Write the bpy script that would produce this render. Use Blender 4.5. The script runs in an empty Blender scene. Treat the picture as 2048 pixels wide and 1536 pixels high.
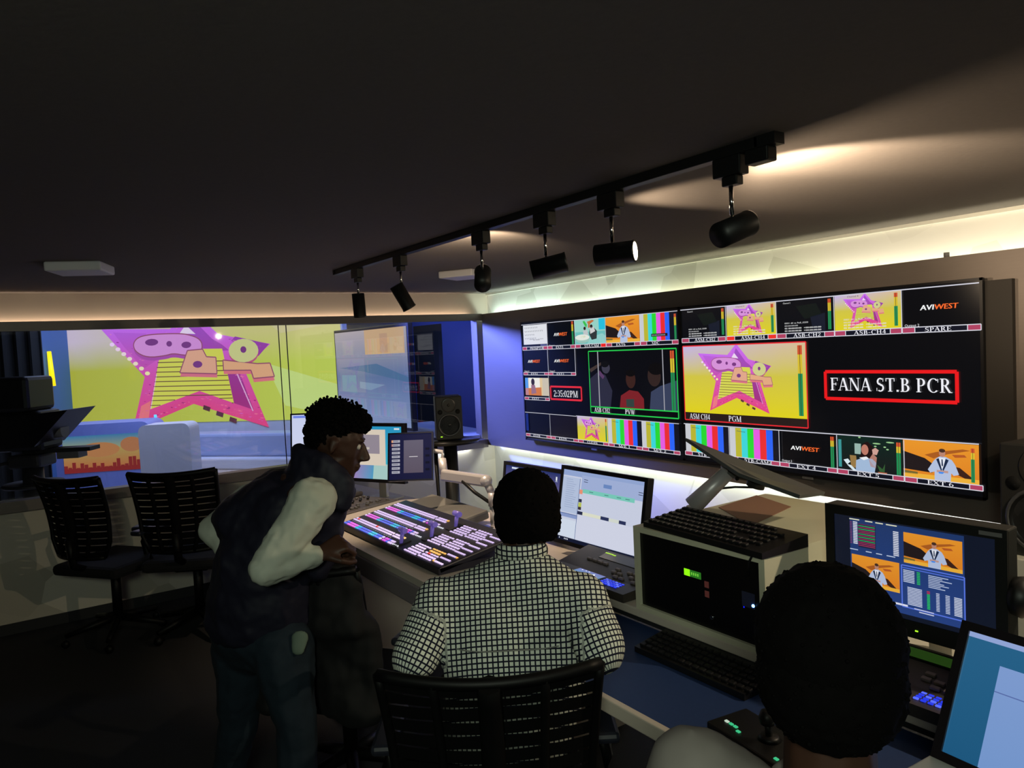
import bpy, bmesh, math, random
from mathutils import Vector, Matrix, Euler, noise
random.seed(7)
scn = bpy.context.scene
COL = scn.collection
def lin(c):
    return tuple(((v/255)/12.92 if v/255 <= .04045 else ((v/255+.055)/1.055)**2.4) for v in c[:3])
# ------------------------------------------------------------------ camera
F_PX, YAW, PITCH, ROLL = 1462.5, .5967, -.0501, -.0488
CAM = Vector((0, 0, 1.68))
fw = Vector((math.sin(YAW)*math.cos(PITCH), math.cos(YAW)*math.cos(PITCH), math.sin(PITCH)))
r0 = Vector((math.cos(YAW), -math.sin(YAW), 0)); u0 = r0.cross(fw)
rt = r0*math.cos(ROLL)+u0*math.sin(ROLL); up = -r0*math.sin(ROLL)+u0*math.cos(ROLL)
cd = bpy.data.cameras.new('camera'); cam = bpy.data.objects.new('camera', cd); COL.objects.link(cam)
cam.matrix_world = Matrix(((rt.x, up.x, -fw.x, 0), (rt.y, up.y, -fw.y, 0), (rt.z, up.z, -fw.z, CAM.z), (0, 0, 0, 1)))
cd.sensor_width = 36; cd.lens = F_PX/2048*36; cd.clip_start = .02; cd.clip_end = 60
scn.camera = cam
def at(px, py, t):                       # a point t metres deep along the view axis
    return CAM+(fw+rt*((px-1024)/F_PX)-up*((py-768)/F_PX))*t
# ------------------------------------------------------------------ world, exposure
w = bpy.data.worlds.new('world'); scn.world = w; w.use_nodes = True
w.node_tree.nodes['Background'].inputs[0].default_value = (.9, .95, 1, 1)
w.node_tree.nodes['Background'].inputs[1].default_value = .018
scn.view_settings.view_transform = 'Standard'; scn.view_settings.look = 'None'
scn.view_settings.exposure = 0; scn.view_settings.gamma = 1; scn.view_settings.use_curve_mapping = False
scn.cycles.use_denoising = True; scn.cycles.max_bounces = 6; scn.cycles.sample_clamp_indirect = 3
scn.cycles.transparent_max_bounces = 12
# ------------------------------------------------------------------ lights
def area(name, loc, dirn, sx, sy, power, col, spread=math.pi, along=(0, 1, 0)):
    l = bpy.data.lights.new(name, 'AREA'); l.shape = 'RECTANGLE'; l.size = sx; l.size_y = sy
    l.energy = power; l.color = lin(col); l.spread = spread
    o = bpy.data.objects.new(name, l); COL.objects.link(o); o.location = loc
    d = Vector(dirn).normalized(); z = -d
    x = Vector(along) if abs(d.dot(Vector(along))) < .9 else Vector((1, 0, 0))
    y = z.cross(x).normalized(); x = y.cross(z)
    o.rotation_euler = Matrix((x, y, z)).transposed().to_euler()
    return o
def spot(name, loc, dirn, power, col, angle=70, blend=.6, size=.02):
    l = bpy.data.lights.new(name, 'SPOT'); l.energy = power; l.color = lin(col); l.spot_size = math.radians(angle)
    l.spot_blend = blend; l.shadow_soft_size = size
    o = bpy.data.objects.new(name, l); COL.objects.link(o); o.location = loc
    o.rotation_euler = Vector(dirn).to_track_quat('-Z', 'Y').to_euler(); return o
# led strips behind the dark wall panel, shining up and down (local x runs along the wall)
for y0, y1, c, p in ((4.6, 5.55, (228, 255, 238), 3.0), (3.5, 4.6, (230, 246, 222), 2.4), (2.3, 3.5, (240, 242, 200), 2.1), (.3, 2.3, (252, 246, 215), 3.2)):
    area('cove_light_upper', (3.573, (y0+y1)/2, 1.93), (0, 0, 1), y1-y0, .03, p, c)
for y0, y1, c, p in ((4.4, 5.55, (240, 248, 236), 3.0), (2.9, 4.4, (238, 248, 234), 4.6), (1.42, 2.9, (240, 246, 236), 5.4)):
    area('cove_light_lower', (3.573, (y0+y1)/2, .87), (0, 0, -1), y1-y0, .03, p, c)
area('cove_light_front', (.7, 5.645, 1.955), (0, 0, 1), 5.4, .018, 7, (255, 226, 196), along=(1, 0, 0))
area('cove_light_front_low', (2.9, 5.645, .80), (0, 0, -1), .9, .02, 1.6, (235, 240, 235), along=(1, 0, 0))
# studio lights beyond the glass, all out of view
spot('studio_blue_lamp', (1.7, 7.1, 2.4), (1.8, -1.95, -1.0), 2300, (108, 124, 255), 36, .6, .25)
area('studio_overhead_fill', (1.0, 8.3, 2.9), (.1, .5, -1), 2.5, 1.5, 70, (190, 205, 255))  # unseen overhead area light, added to light the white set pieces
area('studio_fill', (3.2, 7.2, 2.7), (.3, .5, -1), 1.0, 1.0, 18, (120, 150, 255))
# ceiling lamp of the room behind the photographer
area('room_lamp_behind', (-.5, -.5, 2.15), (.5, .8, -.55), .5, .5, 24, (238, 252, 228), math.radians(140))

# ------------------------------------------------------------------ materials
MATS = {}
def mat(name, col=(128, 128, 128), rough=.6, metal=0, spec=.4, emit=None, strength=1, sample=None):
    if name in MATS: return MATS[name]
    m = bpy.data.materials.new(name); m.use_nodes = True; MATS[name] = m
    b = m.node_tree.nodes['Principled BSDF']
    b.inputs['Base Color'].default_value = (*lin(col), 1); b.inputs['Roughness'].default_value = rough
    b.inputs['Metallic'].default_value = metal; b.inputs['Specular IOR Level'].default_value = spec
    if emit:
        b.inputs['Emission Color'].default_value = (*lin(emit), 1); b.inputs['Emission Strength'].default_value = strength
        m.cycles.emission_sampling = sample or 'NONE'
    return m
def N(m, t, **k):
    n = m.node_tree.nodes.new(t)
    for a, b in k.items(): setattr(n, a, b)
    return n
def L(m, a, b): m.node_tree.links.new(a, b)
def bsdf(m): return m.node_tree.nodes['Principled BSDF']
def noise_mat(name, c1, c2, scale=20, rough=.8, bump=0, metal=0, spec=.3, stretch=(1, 1, 1), detail=4):
    m = mat(name, c1, rough, metal, spec)
    tc = N(m, 'ShaderNodeTexCoord'); mp = N(m, 'ShaderNodeMapping'); mp.inputs['Scale'].default_value = stretch
    nz = N(m, 'ShaderNodeTexNoise'); nz.inputs['Scale'].default_value = scale; nz.inputs['Detail'].default_value = detail
    mx = N(m, 'ShaderNodeMix', data_type='RGBA')
    mx.inputs[6].default_value = (*lin(c1), 1); mx.inputs[7].default_value = (*lin(c2), 1)
    L(m, tc.outputs['Object'], mp.inputs[0]); L(m, mp.outputs[0], nz.inputs[0]); L(m, nz.outputs[0], mx.inputs[0])
    L(m, mx.outputs[2], bsdf(m).inputs['Base Color'])
    if bump:
        bp = N(m, 'ShaderNodeBump'); bp.inputs['Strength'].default_value = bump; bp.inputs['Distance'].default_value = .01
        L(m, nz.outputs[0], bp.inputs['Height']); L(m, bp.outputs[0], bsdf(m).inputs['Normal'])
    return m
def facet_paper(name, c1, c2, scale):
    m = mat(name, c1, .75, 0, .2)
    tc = N(m, 'ShaderNodeTexCoord'); mp = N(m, 'ShaderNodeMapping')
    mp.inputs['Rotation'].default_value = (.5, .4, .6); mp.inputs['Scale'].default_value = (1, 1, 1.0)
    nz = N(m, 'ShaderNodeTexNoise'); nz.inputs['Scale'].default_value = .8
    v = N(m, 'ShaderNodeTexVoronoi'); v.inputs['Scale'].default_value = scale; v.distance = 'EUCLIDEAN'
    sp = N(m, 'ShaderNodeSeparateColor'); mx = N(m, 'ShaderNodeMix', data_type='RGBA')
    mx.inputs[6].default_value = (*lin(c1), 1); mx.inputs[7].default_value = (*lin(c2), 1)
    L(m, tc.outputs['Object'], mp.inputs[0]); L(m, mp.outputs[0], v.inputs['Vector'])
    L(m, v.outputs['Color'], sp.inputs[0]); L(m, sp.outputs[0], mx.inputs[0]); L(m, mx.outputs[2], bsdf(m).inputs['Base Color'])
    return m
def screen_mat(name, strength, sampling='AUTO'):
    m = bpy.data.materials.new(name); m.use_nodes = True; MATS[name] = m
    b = bsdf(m); b.inputs['Base Color'].default_value = (.004, .004, .005, 1); b.inputs['Roughness'].default_value = .18
    b.inputs['Specular IOR Level'].default_value = .35
    a = N(m, 'ShaderNodeAttribute', attribute_name='Col'); L(m, a.outputs['Color'], b.inputs['Emission Color'])
    b.inputs['Emission Strength'].default_value = strength; m.cycles.emission_sampling = sampling
    return m
SCR = screen_mat('screen_picture', 1.0); SCR_DIM = screen_mat('screen_picture_dim', .9, 'NONE'); LEDW = screen_mat('led_wall_picture', 1.0)
BTN = screen_mat('lit_buttons', 1.0, 'NONE')
BLACK = mat('black_plastic', (16, 16, 17), .45); DARK = mat('dark_grey_plastic', (38, 38, 41), .5)
BEZ = mat('monitor_bezel', (20, 20, 24), .35); GREYP = mat('grey_plastic', (105, 104, 104), .5)
WHITE = mat('white_paint', (205, 203, 192), .5); ALU = mat('aluminium', (186, 182, 186), .4, .35)
CHROME = mat('chrome', (200, 200, 200), .15, 1); KEY = mat('key_plastic', (24, 24, 26), .4)
SKIN = noise_mat('dark_brown_skin', (66, 43, 33), (55, 35, 27), 30, .5, .05)
HAIR = mat('black_hair', (7, 6, 6), .9, 0, .05)
# ------------------------------------------------------------------ mesh helpers
class MB:
    def __init__(s): s.bm = bmesh.new(); s.mats = []
    def mi(s, m):
        if m not in s.mats: s.mats.append(m)
        return s.mats.index(m)
    def _fin(s, vs, m, sm=False):
        i = s.mi(m)
        for f in {f for v in vs for f in v.link_faces}: f.material_index = i; f.smooth = sm
        return s
    def box(s, c, size, m, rot=None, bev=0):
        M = Matrix.Translation(Vector(c)) @ (rot.to_4x4() if rot else Matrix()) @ Matrix.Diagonal((*size, 1))
        r = bmesh.ops.create_cube(s.bm, size=1, matrix=M); vs = r['verts']
        if bev:
            es = list({e for v in vs for e in v.link_edges})
            q = bmesh.ops.bevel(s.bm, geom=es, offset=bev, segments=2, profile=.5, affect='EDGES')
            vs = list({v for f in q['faces'] for v in f.verts} | {v for v in vs if v.is_valid})
        return s._fin(vs, m)
    def ab(s, a, b, m, bev=0):
        a = Vector(a); b = Vector(b); return s.box((a+b)/2, [abs(x) for x in (b-a)], m, None, bev)
    def cyl(s, p, q, r, m, r2=None, seg=20, caps=True, sm=True):
        p = Vector(p); q = Vector(q); d = q-p
        M = Matrix.Translation((p+q)/2) @ d.to_track_quat('Z', 'Y').to_matrix().to_4x4()
        k = bmesh.ops.create_cone(s.bm, cap_ends=caps, segments=seg, radius1=r, radius2=r if r2 is None else r2, depth=d.length, matrix=M)
        s._fin(k['verts'], m, sm)
        for f in {f for v in k['verts'] for f in v.link_faces}:
            if len(f.verts) > 4: f.smooth = False
        return s
    def sph(s, c, r, m, sub=2):
        r = (r, r, r) if not hasattr(r, '__len__') else r
        k = bmesh.ops.create_icosphere(s.bm, subdivisions=sub, radius=1, matrix=Matrix.Translation(Vector(c)) @ Matrix.Diagonal((*r, 1)))
        return s._fin(k['verts'], m, True)
    def tube(s, pts, r, m, seg=8):
        pts = [Vector(p) for p in pts]; rings = []
        rr = r if hasattr(r, '__len__') else [r]*len(pts)
        for i, p in enumerate(pts):
            d = (pts[min(i+1, len(pts)-1)]-pts[max(i-1, 0)]).normalized()
            a = d.cross(Vector((0, 0, 1))); a = a if a.length > .05 else d.cross(Vector((1, 0, 0))); a.normalize(); b = d.cross(a)
            rings.append([s.bm.verts.new(p+(a*math.cos(2*math.pi*k/seg)+b*math.sin(2*math.pi*k/seg))*rr[i]) for k in range(seg)])
        i = s.mi(m)
        for A, B in zip(rings, rings[1:]):
            for k in range(seg):
                f = s.bm.faces.new((A[k], A[(k+1) % seg], B[(k+1) % seg], B[k])); f.material_index = i; f.smooth = True
        for R_ in (rings[0][::-1], rings[-1]):
            f = s.bm.faces.new(R_); f.material_index = i
        return s
    def prism(s, poly, d, m, o=(0, 0, 0)):          # polygon of 3-D points pushed by vector d
        o = Vector(o); d = Vector(d); a = [s.bm.verts.new(Vector(p)+o) for p in poly]; b = [s.bm.verts.new(Vector(p)+o+d) for p in poly]
        i = s.mi(m); n = len(a); fs = [s.bm.faces.new(a[::-1]), s.bm.faces.new(b)]
        for k in range(n): fs.append(s.bm.faces.new((a[k], a[(k+1) % n], b[(k+1) % n], b[k])))
        for f in fs: f.material_index = i
        return s
    def lathe(s, prof, c, m, seg=28, axis=None):
        c = Vector(c); Q = (Vector(axis).to_track_quat('Z', 'Y').to_matrix() if axis else Matrix.Identity(3)); rings = []
        for r, z in prof: rings.append([s.bm.verts.new(c+Q @ Vector((r*math.cos(2*math.pi*k/seg), r*math.sin(2*math.pi*k/seg), z))) for k in range(seg)])
        i = s.mi(m)
        for A, B in zip(rings, rings[1:]):
            for k in range(seg):
                f = s.bm.faces.new((A[k], A[(k+1) % seg], B[(k+1) % seg], B[k])); f.material_index = i; f.smooth = True
        for R_ in (rings[0][::-1], rings[-1]):
            f = s.bm.faces.new(R_); f.material_index = i
        return s
    def build(s, name, parent=None, M=None):
        bmesh.ops.remove_doubles(s.bm, verts=s.bm.verts, dist=1e-6)
        bmesh.ops.recalc_face_normals(s.bm, faces=s.bm.faces)
        me = bpy.data.meshes.new(name); s.bm.to_mesh(me); s.bm.free()
        for m in s.mats: me.materials.append(m)
        o = bpy.data.objects.new(name, me); COL.objects.link(o)
        if parent: o.parent = parent
        if M is not None: o.matrix_local = M
        return o
def thing(name, label, cat, loc=(0, 0, 0), rotz=0, group=None):
    o = bpy.data.objects.new(name, None); COL.objects.link(o); o.location = loc; o.rotation_euler = (0, 0, rotz); o.empty_display_size = .1
    o['label'] = label; o['category'] = cat
    if group: o['group'] = group
    return o
def tag(o, label, cat, group=None):
    o['label'] = label; o['category'] = cat
    if group: o['group'] = group
    return o
def struct(o): o['kind'] = 'structure'; return o
def kids(o): return [c for c in bpy.data.objects if c.parent == o]
def dup(root, loc, rotz, label):
    r = root.copy(); COL.objects.link(r); r.location = loc; r.rotation_euler = (0, 0, rotz); r['label'] = label
    for ch in kids(root):
        c = ch.copy(); COL.objects.link(c); c.parent = r
        for g in kids(ch):
            d = g.copy(); COL.objects.link(d); d.parent = c
    return r
def shared(name, me, parent, M):
    o = bpy.data.objects.new(name, me); COL.objects.link(o); o.parent = parent; o.matrix_local = M; return o
def frame(o, x, y, z):                   # matrix with columns x, y, z at o
    o, x, y, z = map(Vector, (o, x, y, z))
    return Matrix(((x.x, y.x, z.x, o.x), (x.y, y.y, z.y, o.y), (x.z, y.z, z.z, o.z), (0, 0, 0, 1)))
# ------------------------------------------------------------------ pictures on screens
_TXT = {}
def text_mesh(s):
    if s in _TXT: return _TXT[s]
    cu = bpy.data.curves.new('t', 'FONT'); cu.body = s; cu.size = 1; cu.resolution_u = 2
    o = bpy.data.objects.new('t', cu); COL.objects.link(o); bpy.context.view_layer.update()
    me = o.evaluated_get(bpy.context.evaluated_depsgraph_get()).to_mesh()
    vs = [(v.co.x, v.co.y) for v in me.vertices]; fs = [tuple(p.vertices) for p in me.polygons]
    bpy.data.objects.remove(o); bpy.data.curves.remove(cu)
    _TXT[s] = (vs, fs); return _TXT[s]
def _ring(cx, cy, rx, ry, a0, a1, T=.15, t=.05, n=14):
    out = []
    for k in range(n):
        p, q = (math.radians(a0+(a1-a0)*j/n) for j in (k, k+1))
        out.append([(cx+rx*math.cos(p), cy+ry*math.sin(p)), (cx+rx*math.cos(q), cy+ry*math.sin(q)), (cx+(rx-T)*math.cos(q), cy+(ry-t)*math.sin(q)), (cx+(rx-T)*math.cos(p), cy+(ry-t)*math.sin(p))])
    return out
def _st(x, y0=0, y1=1, w=.14): return [[(x-w/2, y0), (x+w/2, y0), (x+w/2, y1), (x-w/2, y1)]]
def _sf(x, y, l=.15): return [[(x-l, y), (x+l, y), (x+l, y+.045), (x-l, y+.045)]]
def _bar(x0, x1, y, h=.055): return [[(x0, y), (x1, y), (x1, y+h), (x0, y+h)]]
def _dg(x0, y0, x1, y1, w): return [[(x0-w/2, y0), (x0+w/2, y0), (x1+w/2, y1), (x1-w/2, y1)]]
SER = {
 'F': (_st(.2)+_sf(.2, 0)+_bar(.06, .62, .945)+_bar(.2, .5, .48)+_st(.6, .76, 1, .05)+_st(.48, .4, .62, .05), .66),
 'E': (_st(.2)+_bar(.06, .64, 0)+_bar(.06, .62, .945)+_bar(.2, .5, .48)+_st(.6, .78, 1, .05)+_st(.62, 0, .22, .05)+_st(.48, .4, .62, .05), .7),
 'L': (_st(.2)+_bar(.06, .64, 0)+_sf(.2, .955)+_st(.62, 0, .25, .05), .68),
 'A': (_dg(.1, 0, .37, 1, .06)+_dg(.66, 0, .39, 1, .15)+_bar(.2, .55, .3)+_sf(.1, 0, .11)+_sf(.66, 0, .13), .8),
 'V': (_dg(.39, 0, .13, 1, .14)+_dg(.41, 0, .66, 1, .06)+_sf(.13, .955, .13)+_sf(.66, .955, .11), .78),
 'W': (_dg(.3, 0, .12, 1, .13)+_dg(.32, 0, .5, 1, .05)+_dg(.68, 0, .5, 1, .13)+_dg(.7, 0, .9, 1, .05)+_sf(.12, .955, .12)+_sf(.5, .955, .1)+_sf(.9, .955, .1), 1.0),
 'N': (_st(.14, w=.05)+_st(.7, w=.05)+_dg(.68, 0, .16, 1, .15)+_sf(.14, 0, .11)+_sf(.14, .955, .12)+_sf(.7, .955, .11), .86),
 'M': (_st(.14, w=.05)+_st(.82, w=.13)+_dg(.48, 0, .16, 1, .13)+_dg(.48, 0, .8, 1, .05)+_sf(.14, 0, .11)+_sf(.82, 0)+_sf(.82, .955, .12)+_sf(.14, .955, .12), 1.0),
 'H': (_st(.2)+_st(.66)+_bar(.2, .66, .49)+_sf(.2, 0)+_sf(.2, .955)+_sf(.66, 0)+_sf(.66, .955), .86),
 'K': (_st(.2)+_sf(.2, 0)+_sf(.2, .955)+_dg(.3, .45, .62, 1, .06)+_dg(.66, 0, .36, .55, .14)+_sf(.66, 0, .12)+_sf(.62, .955, .1), .8),
 'I': (_st(.2)+_sf(.2, 0)+_sf(.2, .955), .4),
 'X': (_dg(.66, 0, .12, 1, .14)+_dg(.12, 0, .64, 1, .06)+_sf(.12, 0, .1)+_sf(.66, 0, .12)+_sf(.12, .955, .12)+_sf(.64, .955, .1), .8),
 'T': (_st(.36)+_bar(.06, .66, .945)+_sf(.36, 0)+_st(.08, .76, 1, .05)+_st(.64, .76, 1, .05), .74),
 'P': (_st(.2)+_sf(.2, 0)+_bar(.06, .36, .945)+_ring(.34, .72, .28, .28, -90, 90)+_bar(.2, .36, .44, .05), .68),
 'B': (_st(.2)+_bar(.06, .36, .945)+_bar(.06, .38, 0)+_bar(.2, .36, .5, .05)+_ring(.34, .755, .25, .245, -90, 90)+_ring(.36, .27, .29, .27, -90, 90), .74),
 'R': (_st(.2)+_sf(.2, 0)+_bar(.06, .36, .945)+_ring(.34, .74, .27, .26, -90, 90)+_bar(.2, .36, .48, .05)+_dg(.66, 0, .38, .5, .15)+_sf(.7, 0, .1), .8),
 'D': (_st(.2)+_bar(.06, .36, .945)+_bar(.06, .36, 0)+_ring(.34, .5, .42, .5, -90, 90), .84),
 'C': (_ring(.45, .5, .38, .52, 45, 315)+_st(.73, .72, .97, .04), .8),
 'G': (_ring(.45, .5, .38, .52, 45, 300)+_st(.73, .72, .97, .04)+_st(.72, .05, .45, .13)+_sf(.72, .43, .13), .88),
 'O': (_ring(.45, .5, .38, .52, 0, 360), .9),
 'U': (_st(.2, .3, 1)+_st(.66, .3, 1, .05)+_ring(.44, .33, .31, .35, 180, 360)+_sf(.2, .955)+_sf(.66, .955, .11), .84),
 'S': (_ring(.32, .74, .24, .28, 45, 250, .12, .09)+_ring(.32, .27, .26, .29, -130, 80, .12, .09)+_dg(.44, .4, .2, .63, .17)+_st(.51, .74, .97, .04)+_st(.08, .03, .26, .04), .64),
 '.': (_st(.12, 0, .14, .14), .26), ':': (_st(.12, 0, .14, .14)+_st(.12, .5, .64, .14), .26),
 '-': (_bar(.04, .34, .34, .08), .4), '/': (_dg(.02, 0, .32, 1, .06), .36), ' ': ([], .3),
 '0': (_ring(.3, .5, .26, .51, 0, 360, .12), .6),
 '2': (_ring(.28, .72, .24, .28, 0, 170, .12)+_dg(.1, .04, .44, .66, .1)+_bar(.05, .54, 0, .11), .6),
 '3': (_ring(.26, .75, .22, .25, -70, 150, .11)+_ring(.26, .28, .25, .28, -150, 80, .12), .58),
 '4': (_st(.4, 0, 1, .12)+_dg(.08, .28, .37, 1, .06)+_bar(.04, .56, .25, .08), .6),
 '5': (_bar(.12, .5, .9, .1)+_st(.13, .52, 1, .06)+_ring(.25, .3, .26, .31, -150, 120, .12), .58),
 '1': (_st(.28, 0, 1, .13)+_sf(.28, 0)+_dg(.12, .82, .26, 1, .05), .5),
 '7': (_bar(.05, .55, .9, .1)+_dg(.22, 0, .5, .9, .11), .6), '8': (_ring(.3, .74, .22, .26, 0, 360, .11)+_ring(.3, .26, .26, .27, 0, 360, .12), .6), '9': (_ring(.3, .7, .26, .31, 0, 360, .12)+_ring(.18, .55, .38, .55, 280, 360, .12), .6),
 '6': (_ring(.3, .3, .26, .31, 0, 360, .12)+_ring(.42, .45, .38, .55, 100, 180, .12), .6),
}
class Cv:                                # a picture: flat coloured shapes on a screen, x right, y down, each 0..1
    def __init__(s, W, H): s.W, s.H, s.v, s.f, s.c, s.z = W, H, [], [], [], 0
    def poly(s, pts, col, cols=None):
        i = len(s.v); s.v += [(x*s.W, (1-y)*s.H, s.z) for x, y in pts]; s.f.append(tuple(range(i, i+len(pts))))
        s.c += [lin(c) for c in (cols or [col]*len(pts))]
    def up(s, k=1): s.z += .00008*k
    def rect(s, x, y, w, h, col, col2=None, n=1):  # col2: colour at the bottom
        if col2 is None: s.poly([(x, y), (x+w, y), (x+w, y+h), (x, y+h)], col); return
        s.poly([(x, y), (x+w, y), (x+w, y+h), (x, y+h)], None, [col, col, col2, col2])
    def ell(s, x, y, rx, ry, col, n=20, a0=0, a1=360):
        s.poly([(x+rx*math.cos(math.radians(a0+(a1-a0)*k/n)), y+ry*math.sin(math.radians(a0+(a1-a0)*k/n))) for k in range(n if a1-a0 == 360 else n+1)], col)
    def line(s, x0, y0, x1, y1, wd, col):          # wd in metres
        dx, dy = (x1-x0)*s.W, (y1-y0)*s.H; l = math.hypot(dx, dy) or 1; nx, ny = -dy/l*wd/2/s.W, dx/l*wd/2/s.H
        s.poly([(x0+nx, y0+ny), (x1+nx, y1+ny), (x1-nx, y1-ny), (x0-nx, y0-ny)], col)
    def frame(s, x, y, w, h, wd, col):
        for a in ((x, y, x+w, y), (x+w, y, x+w, y+h), (x+w, y+h, x, y+h), (x, y+h, x, y)): s.line(*a, wd, col)
    def text(s, st, x, y, h, col, wfit=None, shear=0, bold=0):      # y = baseline, h = cap height (fraction of H)
        vs, fs = text_mesh(st); k = h*s.H/.7; wid = max(v[0] for v in vs) or 1
        kx = (wfit*s.W/wid if wfit else k)
        for dx in ((0, bold) if bold else (0,)):
            i = len(s.v); s.v += [(x*s.W+vx*kx+dx+shear*vy*k, (1-y)*s.H+vy*k, s.z) for vx, vy in vs]; s.c += [lin(col)]*len(vs)
            s.f += [tuple(i+a for a in f) for f in fs]
    def serif(s, st, x, y, h, col, wfit=None):
        tot = sum(SER[c][1] for c in st)-.06; k = h*s.H; kx = wfit*s.W/tot if wfit else k*.85; X = x*s.W
        for c in st:
            for q in SER[c][0]:
                i = len(s.v); s.v += [(X+px*kx, (1-y)*s.H+py*k, s.z) for px, py in q]; s.c += [lin(col)]*len(q); s.f.append(tuple(range(i, i+len(q))))
                s.z += 1e-6
            X += SER[c][1]*kx
    def build(s, name, M, parent, m):
        me = bpy.data.meshes.new(name); me.from_pydata(s.v, [], s.f); me.materials.append(m)
        a = me.color_attributes.new('Col', 'FLOAT_COLOR', 'POINT')
        for i, c in enumerate(s.c): a.data[i].color = (*c, 1)
        me.update(); bm = bmesh.new(); bm.from_mesh(me)
        for f in bm.faces:
            if f.normal.z < 0: f.normal_flip()
        bm.to_mesh(me); bm.free()
        o = bpy.data.objects.new(name, me); COL.objects.link(o); o.parent = parent; o.matrix_local = M; return o
W_ = (238, 238, 245)
def mixc(a, b, t): return tuple(a[i]+(b[i]-a[i])*t for i in range(3))
def star(c, x, y, w, h, bulbs=True, y0=10, y1=1220):       # pink star sign with letters on yellow
    P = lambda X, Y: (x+w*(X+85)/2095, y+h*(Y-y0)/(y1-y0))
    def col(X, Y, dk=0):
        t = min(1, max(0, (Y-150)/800)); a = mixc((198, 110, 240), (226, 70, 130), t); return mixc(a, (90, 30, 120), dk)
    def pg(pts, dk=0, cc=None): c.poly([P(*p) for p in pts], cc, None if cc else [col(p[0], p[1], dk) for p in pts])
    c.up()
    body = [(910, -10), (1110, 260), (1480, 380), (1280, 600), (1430, 1170), (890, 925), (400, 1170), (525, 640), (205, 140), (750, 180)]
    cen = (870, 560)
    for k in range(10): pg([body[k], body[(k+1) % 10], cen])
    c.up()
    pg([(900, 60), (1060, 300), (1130, 360), (1180, 420), (1000, 420), (860, 200)], .35); pg([(1140, 620), (1240, 610), (1330, 1000), (1190, 930)], .45)
    pg([(300, 180), (560, 210), (640, 470), (520, 560), (380, 330)], .12); pg([(1230, 290), (1470, 380), (1390, 490), (1200, 330)], .45)
    pg([(480, 930), (560, 880), (530, 1080), (440, 1130)], 0, (235, 120, 130))
    if w > .4:      # glittery flecks along the arms of the sign
        rr_ = random.Random(5)
        for _ in range(90):
            t_ = rr_.random(); a_, b_ = rr_.choice([((560, 700), (470, 1060)), ((1230, 640), (1380, 1100)), ((480, 1080), (860, 890)), ((960, 860), (1330, 1090)), ((260, 180), (560, 520)), ((1060, 280), (1420, 390)), ((880, 60), (720, 220))])
            X, Y = a_[0]+(b_[0]-a_[0])*t_+rr_.uniform(-26, 26), a_[1]+(b_[1]-a_[1])*t_+rr_.uniform(-16, 16); s1, s2 = rr_.uniform(8, 26), rr_.uniform(6, 16)
            cc_ = mixc(col(X, Y), rr_.choice([(120, 30, 110), (250, 150, 170), (210, 120, 230)]), .55); c.poly([P(X, Y), P(X+s1, Y+s2*.4), P(X+s1*.5, Y+s2), P(X-s1*.3, Y+s2*.6)], cc_)
    c.up()
    yb = [(650, 460), (760, 380), (1130, 400), (1190, 930), (940, 800), (550, 965)]
    c.poly([P(*p) for p in yb], (214, 214, 86))
    pg([(820, 230), (870, 150), (940, 245)], 0, (235, 215, 240)); c.up()
    for k in range(10):
        Y = 500+k*47; xl = 640-(Y-470)*.19; xr = 1135+(Y-400)*.1
        if Y > 830:
            for a, b in ((xl, 940-(Y-800)*2.5), (940+(Y-800)*1.9, xr)):
                if b > a: c.poly([P(a, Y), P(b, Y), P(b, Y+8), P(a, Y+8)], (110, 80, 60))
        else: c.poly([P(xl, Y), P(xr, Y+14), P(xr, Y+23), P(xl, Y+9)], (110, 80, 60))
    c.line(*P(1225, 640), *P(1325, 1010), .004*w*c.W, (225, 170, 215)); c.line(*P(555, 960), *P(620, 620), .003*w*c.W, (235, 190, 210))
    for k in range(3): c.line(*P(960+k*95, 960+k*60), *P(1010+k*95, 985+k*60), .014*w*c.W, (90, 50, 60))
    ex, ey = w/2095, h/(y1-y0)
    if bulbs:
        for k in range(7):
            q = P(285+k*44, 300+k*51); c.ell(q[0], q[1], 20*ex, 20*ey, mixc((245, 210, 255), (240, 235, 170), k/6), 10)
    c.up()
    def smooth(pts, n=2):
        for _ in range(n): pts = [q for a, b in zip(pts, pts[1:]+pts[:1]) for q in ((a[0]*.75+b[0]*.25, a[1]*.75+b[1]*.25), (a[0]*.25+b[0]*.75, a[1]*.25+b[1]*.75))]
        return pts
    def letter(pts, dy, cc, rnd):
        pts = smooth(pts, rnd) if rnd else pts; q = [P(X, Y+dy) for X, Y in pts]; c.poly(q, cc)
        if big and not dy:
            c.up()
            for a, b in zip(q, q[1:]+q[:1]): c.line(*a, *b, .0035*w*c.W, (150, 80, 110))
    big = w > .4
    for dy, cl, hl in ((36, 0, None), (0, 1, 1)):      # letters: darker thickness below, pale face above
        pale = lambda t: mixc((214, 146, 216), (226, 170, 130), t) if cl else mixc((170, 80, 170), (222, 118, 130), t)
        letter([(X, Y) for X, Y in ((580, 222), (760, 225), (880, 240), (980, 300), (985, 400), (940, 440), (860, 450), (760, 420), (700, 440), (560, 450), (470, 390), (450, 310), (490, 245))], dy, pale(0), 2); c.up()
        letter([(870, 400), (985, 395), (1010, 470), (1080, 480), (1080, 640), (800, 615)], dy, pale(.9), 0); c.up()
        letter([(1130, 510), (1380, 560), (1470, 560), (1495, 690), (1345, 700), (1330, 620), (1130, 610)], dy, pale(1), 0); c.up()
        q = P(1285, 430+dy*.6); c.ell(q[0], q[1], 108*ex, 112*ey, (206, 206, 140) if cl else (190, 90, 130)); c.up()
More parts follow.
